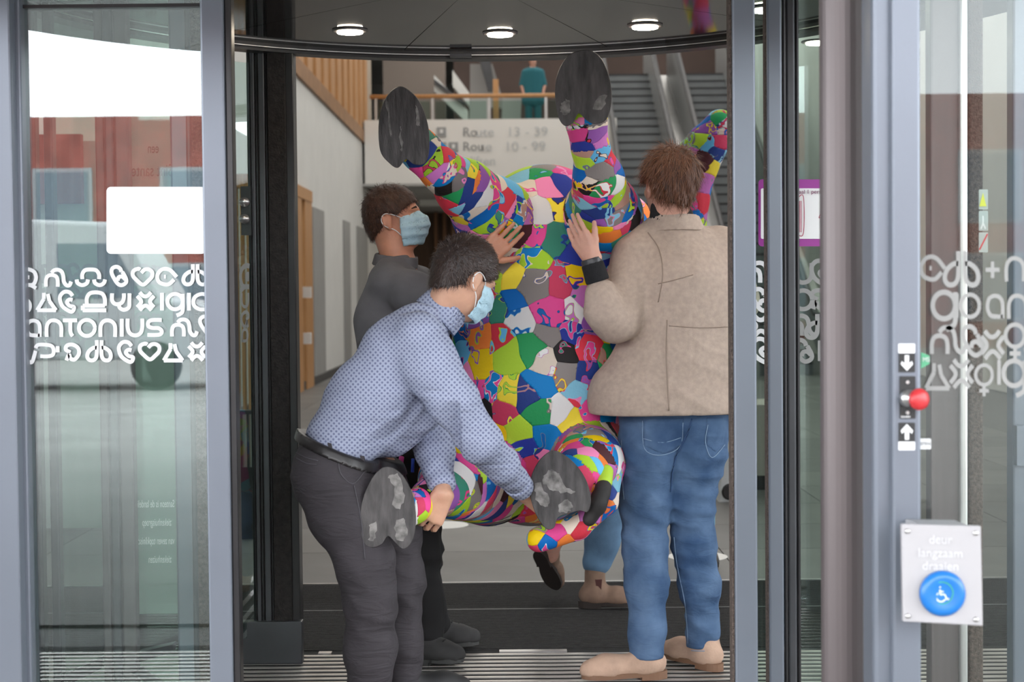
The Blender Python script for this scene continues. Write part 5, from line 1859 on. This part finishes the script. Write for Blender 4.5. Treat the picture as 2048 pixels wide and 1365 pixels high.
    nt.links.new(tc.outputs['Object'], n1.inputs['Vector'])
    nt.links.new(n1.outputs[0], rp.inputs[0])
    nt.links.new(rp.outputs[0], b.inputs['Base Color'])
    add_bump(jn, 11, (0.8, 1, 2.0), 0.45, 0.02)
    t = SDF(0.035)
    t.pix((1300, 850, 5.74, 62), (1296, 910, 5.72, 60), (1292, 1010, 5.71, 50), (1290, 1090, 5.70, 44), (1292, 1170, 5.68, 42), (1294, 1260, 5.66, 36), (1294, 1322, 5.65, 35))
    t.pix((1398, 850, 5.76, 62), (1394, 910, 5.76, 58), (1382, 1010, 5.76, 46), (1388, 1090, 5.77, 44), (1400, 1170, 5.78, 40), (1406, 1250, 5.80, 32), (1405, 1304, 5.81, 32))
    t.pix((1310, 830, 5.74, 62), (1390, 830, 5.76, 62))
    t.post.append(folds(0.0042, 15, 61))
    t.post.append(folds(0.0022, 38, 62))
    t.post.append(wrinkle(0.008, 46, 63, 0.5))
    t.post.append(plane_cut((0, 0, 0.078), (0, 0, -1)))
    je = sobj('jeans', t, 0.0075, jn, root)
    th = mat('stitch_thread', (0.20, 0.29, 0.42), 0.8)
    dkt = mat('dark_denim_edge', (0.03, 0.07, 0.16), 0.9)
    for ln in ([(1285, 842), (1289, 898), (1322, 911), (1360, 893), (1366, 846)], [(1416, 850), (1411, 885), (1424, 916), (1450, 890)], [(1287, 878), (1325, 886), (1362, 876)],
               [(1348, 1075), (1354, 1130), (1370, 1210), (1376, 1290)], [(1243, 880), (1245, 960), (1248, 1000)]):
        stitch(t, ln, 5.72, 0.0016, th, je)
    stitch(t, [(1384, 838), (1374, 870), (1356, 905), (1346, 940), (1342, 985)], 5.72, 0.0028, dkt, je)
    for a in (1258, 1378):
        stitch(t, [(a, 1326 if a < 1300 else 1302), (a + 30, 1328 if a < 1300 else 1303), (a + 58, 1326 if a < 1300 else 1301)], 5.7, 0.0016, th, je)
    # back pockets
    for px0, px1, off in ((1285, 1368, 0), (1412, 1452, 0)):
        pk = SDF(0.035)
        pk.pr = [(q[0], q[1], q[2], q[3] + 0.003, q[4] + 0.003, q[5]) for q in t.pr]
        x0, x1 = X(px0, 5.62), X(px1, 5.62)
        zt_, zb_, zp = P(1330, 838, 5.62)[2], P(1330, 893, 5.62)[2], P(1330, 910, 5.62)[2]
        xm = (x0 + x1) / 2

        def reg(p, dd, x0=x0, x1=x1, xm=xm):
            low = zp + (zb_ - zp) * np.abs(p[:, 0] - xm) / ((x1 - x0) / 2)
            return np.maximum.reduce([dd, x0 - p[:, 0], p[:, 0] - x1, p[:, 2] - zt_, low - p[:, 2], p[:, 1] - 5.72])
        pk.post = list(t.post) + [reg]
        pk.lo, pk.hi = np.array((x0 - 0.02, 5.4, zp - 0.02)), np.array((x1 + 0.02, 5.75, zt_ + 0.02))
        sobj('back_pocket', pk, 0.0055, jn, je)
    su = mat('beige_suede', (0.50, 0.335, 0.245), 0.9, 0, 0.14, 18, 0.15, 120)
    sl_ = mat('brown_sole', (0.20, 0.105, 0.06), 0.6)
    g = P(1296, 1360, 5.65)
    shoe('suede_boot', root, (g[0], 5.65, 0), (-1, -0.18, 0), 0.30, su, sl_, 0.075)
    g = P(1408, 1340, 5.81)
    shoe('suede_boot', root, (g[0] + 0.01, 5.79, 0), (-0.62, 0.78, 0), 0.28, su, sl_, 0.065)
    return root


# ------------------------------------------------------------------ walker behind the sculpture
def walker():
    sk = skin_mat('skin_pink', (0.5, 0.26, 0.19))
    d = 6.95
    H = Head(P(1190, 432, d), (-0.3, 0.95, 0), (0, 0, 1), 0.98)
    sd = SDF(0.02)
    H.shape(sd, P(1190, 500, d), 0.054)
    sd.pix((1190, 505, d, 28), (1185, 640, d, 55), (1180, 800, d, 55))
    for js in (((1130, 540, d, 24), (1120, 640, d, 20), (1150, 700, 6.7, 18)), ((1245, 540, d, 24), (1262, 620, d - 0.1, 20), (1238, 560, 6.45, 18)),
               ((1160, 850, d, 40), (1120, 990, d + 0.05, 28), (1100, 1110, d + 0.12, 18)), ((1210, 850, d, 40), (1213, 1000, d, 26), (1189, 1165, d, 14))):
        sd.pix(*js)
    w1 = P(1236, 545, 6.42)
    h1 = hand(w1, P(1240, 480, 6.40) - w1, (-0.8, -0.4, 0.1), (0.3, 0.3, 0.2), 1, fore=P(1240, 600, 6.5))
    root = body_mesh('person', sk, [(sd, 0.009), (h1, 0.005)])
    tag(root, 'person in faded jeans and brown ankle boots walking behind the sculpture', 'person')
    H.hair('hair', mat('hair_brown', (0.055, 0.024, 0.014)), root, 0.012, strands=300, seed=21)
    s = SDF(0.05)
    s.pix((1150, 560, d, 40), (1160, 700, d, 60), (1165, 850, d, 58))
    s.pix((1232, 560, d, 40), (1222, 700, d, 60), (1215, 850, d, 58))
    s.pix((1130, 545, d, 32), (1120, 640, d, 27), (1146, 690, 6.72, 23))
    s.pix((1245, 545, d, 32), (1262, 620, d - 0.1, 27), (1246, 590, 6.6, 23))
    s.post.append(folds(0.004, 12, 71))
    sobj('sweater', s, 0.011, mat('navy_sweater', (0.03, 0.04, 0.08), 0.9), root)
    jm = mat('light_denim', (0.115, 0.215, 0.34), 0.85, 0, 0.35, 7, 0.1, 200)
    t = SDF(0.035)
    t.pix((1205, 850, d, 58), (1215, 980, d, 42), (1206, 1080, d, 33), (1194, 1122, d, 30))
    t.pix((1165, 850, d, 58), (1130, 980, d + 0.05, 42), (1106, 1048, d + 0.1, 30))
    t.post.append(folds(0.0045, 14, 72))
    sobj('jeans', t, 0.0095, jm, root)
    su = mat('brown_suede', (0.235, 0.150, 0.105), 0.9, 0, 0.2, 18)
    dk = mat('dark_brown_sole', (0.035, 0.026, 0.022), 0.8)
    el = mat('elastic_brown', (0.075, 0.022, 0.018), 0.8)
    g = P(1188, 1200, d)
    b1 = shoe('ankle_boot', root, (g[0], d - 0.01, 0), (1, -0.12, 0), 0.25, su, dk, 0.155)
    MB().prism([P(1190, 1160, d - 0.056), P(1204, 1160, d - 0.056), P(1202, 1186, d - 0.058), P(1194, 1186, d - 0.058)], (0, 0.02, 0)).build('elastic_gusset', el, b1)
    g = P(1084, 1128, d + 0.1)
    b2 = shoe('ankle_boot', root, g, (0.42, 0.75, 0), 0.25, su, dk, 0.15, pitch=-0.9)
    return root


blue_shirt_man()
grey_polo_man()
jacket_man()
walker()

# small figure in teal on the gallery
def gallery_person():
    d = 36.0
    sd = SDF(0.04)
    z0 = zt - 0.02
    c = np.array((X(1070, d), d, z0))
    A = lambda x, y, z: c + np.array((x, y, z))
    H = Head(A(0, 0, 1.62), (0.3, -1, 0), (0, 0, 1), 1.0)
    H.shape(sd, A(0, 0, 1.44), 0.055)
    for s_ in (-1, 1):
        sd.rc(A(s_ * 0.1, 0, 0.85), A(s_ * 0.1, 0, 0.08), 0.07, 0.045)
        sd.rc(A(s_ * 0.19, 0, 1.38), A(s_ * 0.26, -0.02, 1.1), 0.045, 0.04)
        sd.rc(A(s_ * 0.26, -0.02, 1.1), A(s_ * 0.22, -0.15, 0.9), 0.038, 0.03)
        sd.rc(A(s_ * 0.1, 0, 0.03), A(s_ * 0.1, -0.15, 0.03), 0.035, 0.03)
    sd.rc(A(0, 0, 1.38), A(0, 0, 0.9), 0.12, 0.12)
    o = body_mesh('person', skin_mat('skin_pink', (0.5, 0.26, 0.19)), [(sd, 0.016)])
    tag(o, 'distant person in teal clothes standing on the gallery behind the railing', 'person')
    H.hair('hair', mat('hair_red', (0.16, 0.035, 0.02), 0.6), o, 0.014, strands=100, seed=30)
    s = SDF(0.05)
    teal = mat('teal_cloth', (0.02, 0.15, 0.19), 0.85)
    s.rc(A(0, 0, 1.36), A(0, 0, 0.75), 0.145, 0.16).rc(A(-0.11, 0, 1.36), A(-0.12, 0, 0.75), 0.12, 0.14).rc(A(0.11, 0, 1.36), A(0.12, 0, 0.75), 0.12, 0.14)
    for s_ in (-1, 1):
        s.rc(A(s_ * 0.19, 0, 1.38), A(s_ * 0.26, -0.02, 1.1), 0.065, 0.058)
    sobj('tunic', s, 0.02, teal, o)
    t = SDF(0.04)
    for s_ in (-1, 1):
        t.rc(A(s_ * 0.1, 0, 0.85), A(s_ * 0.1, 0, 0.14), 0.095, 0.075)
    sobj('trousers', t, 0.02, teal, o)


gallery_person()
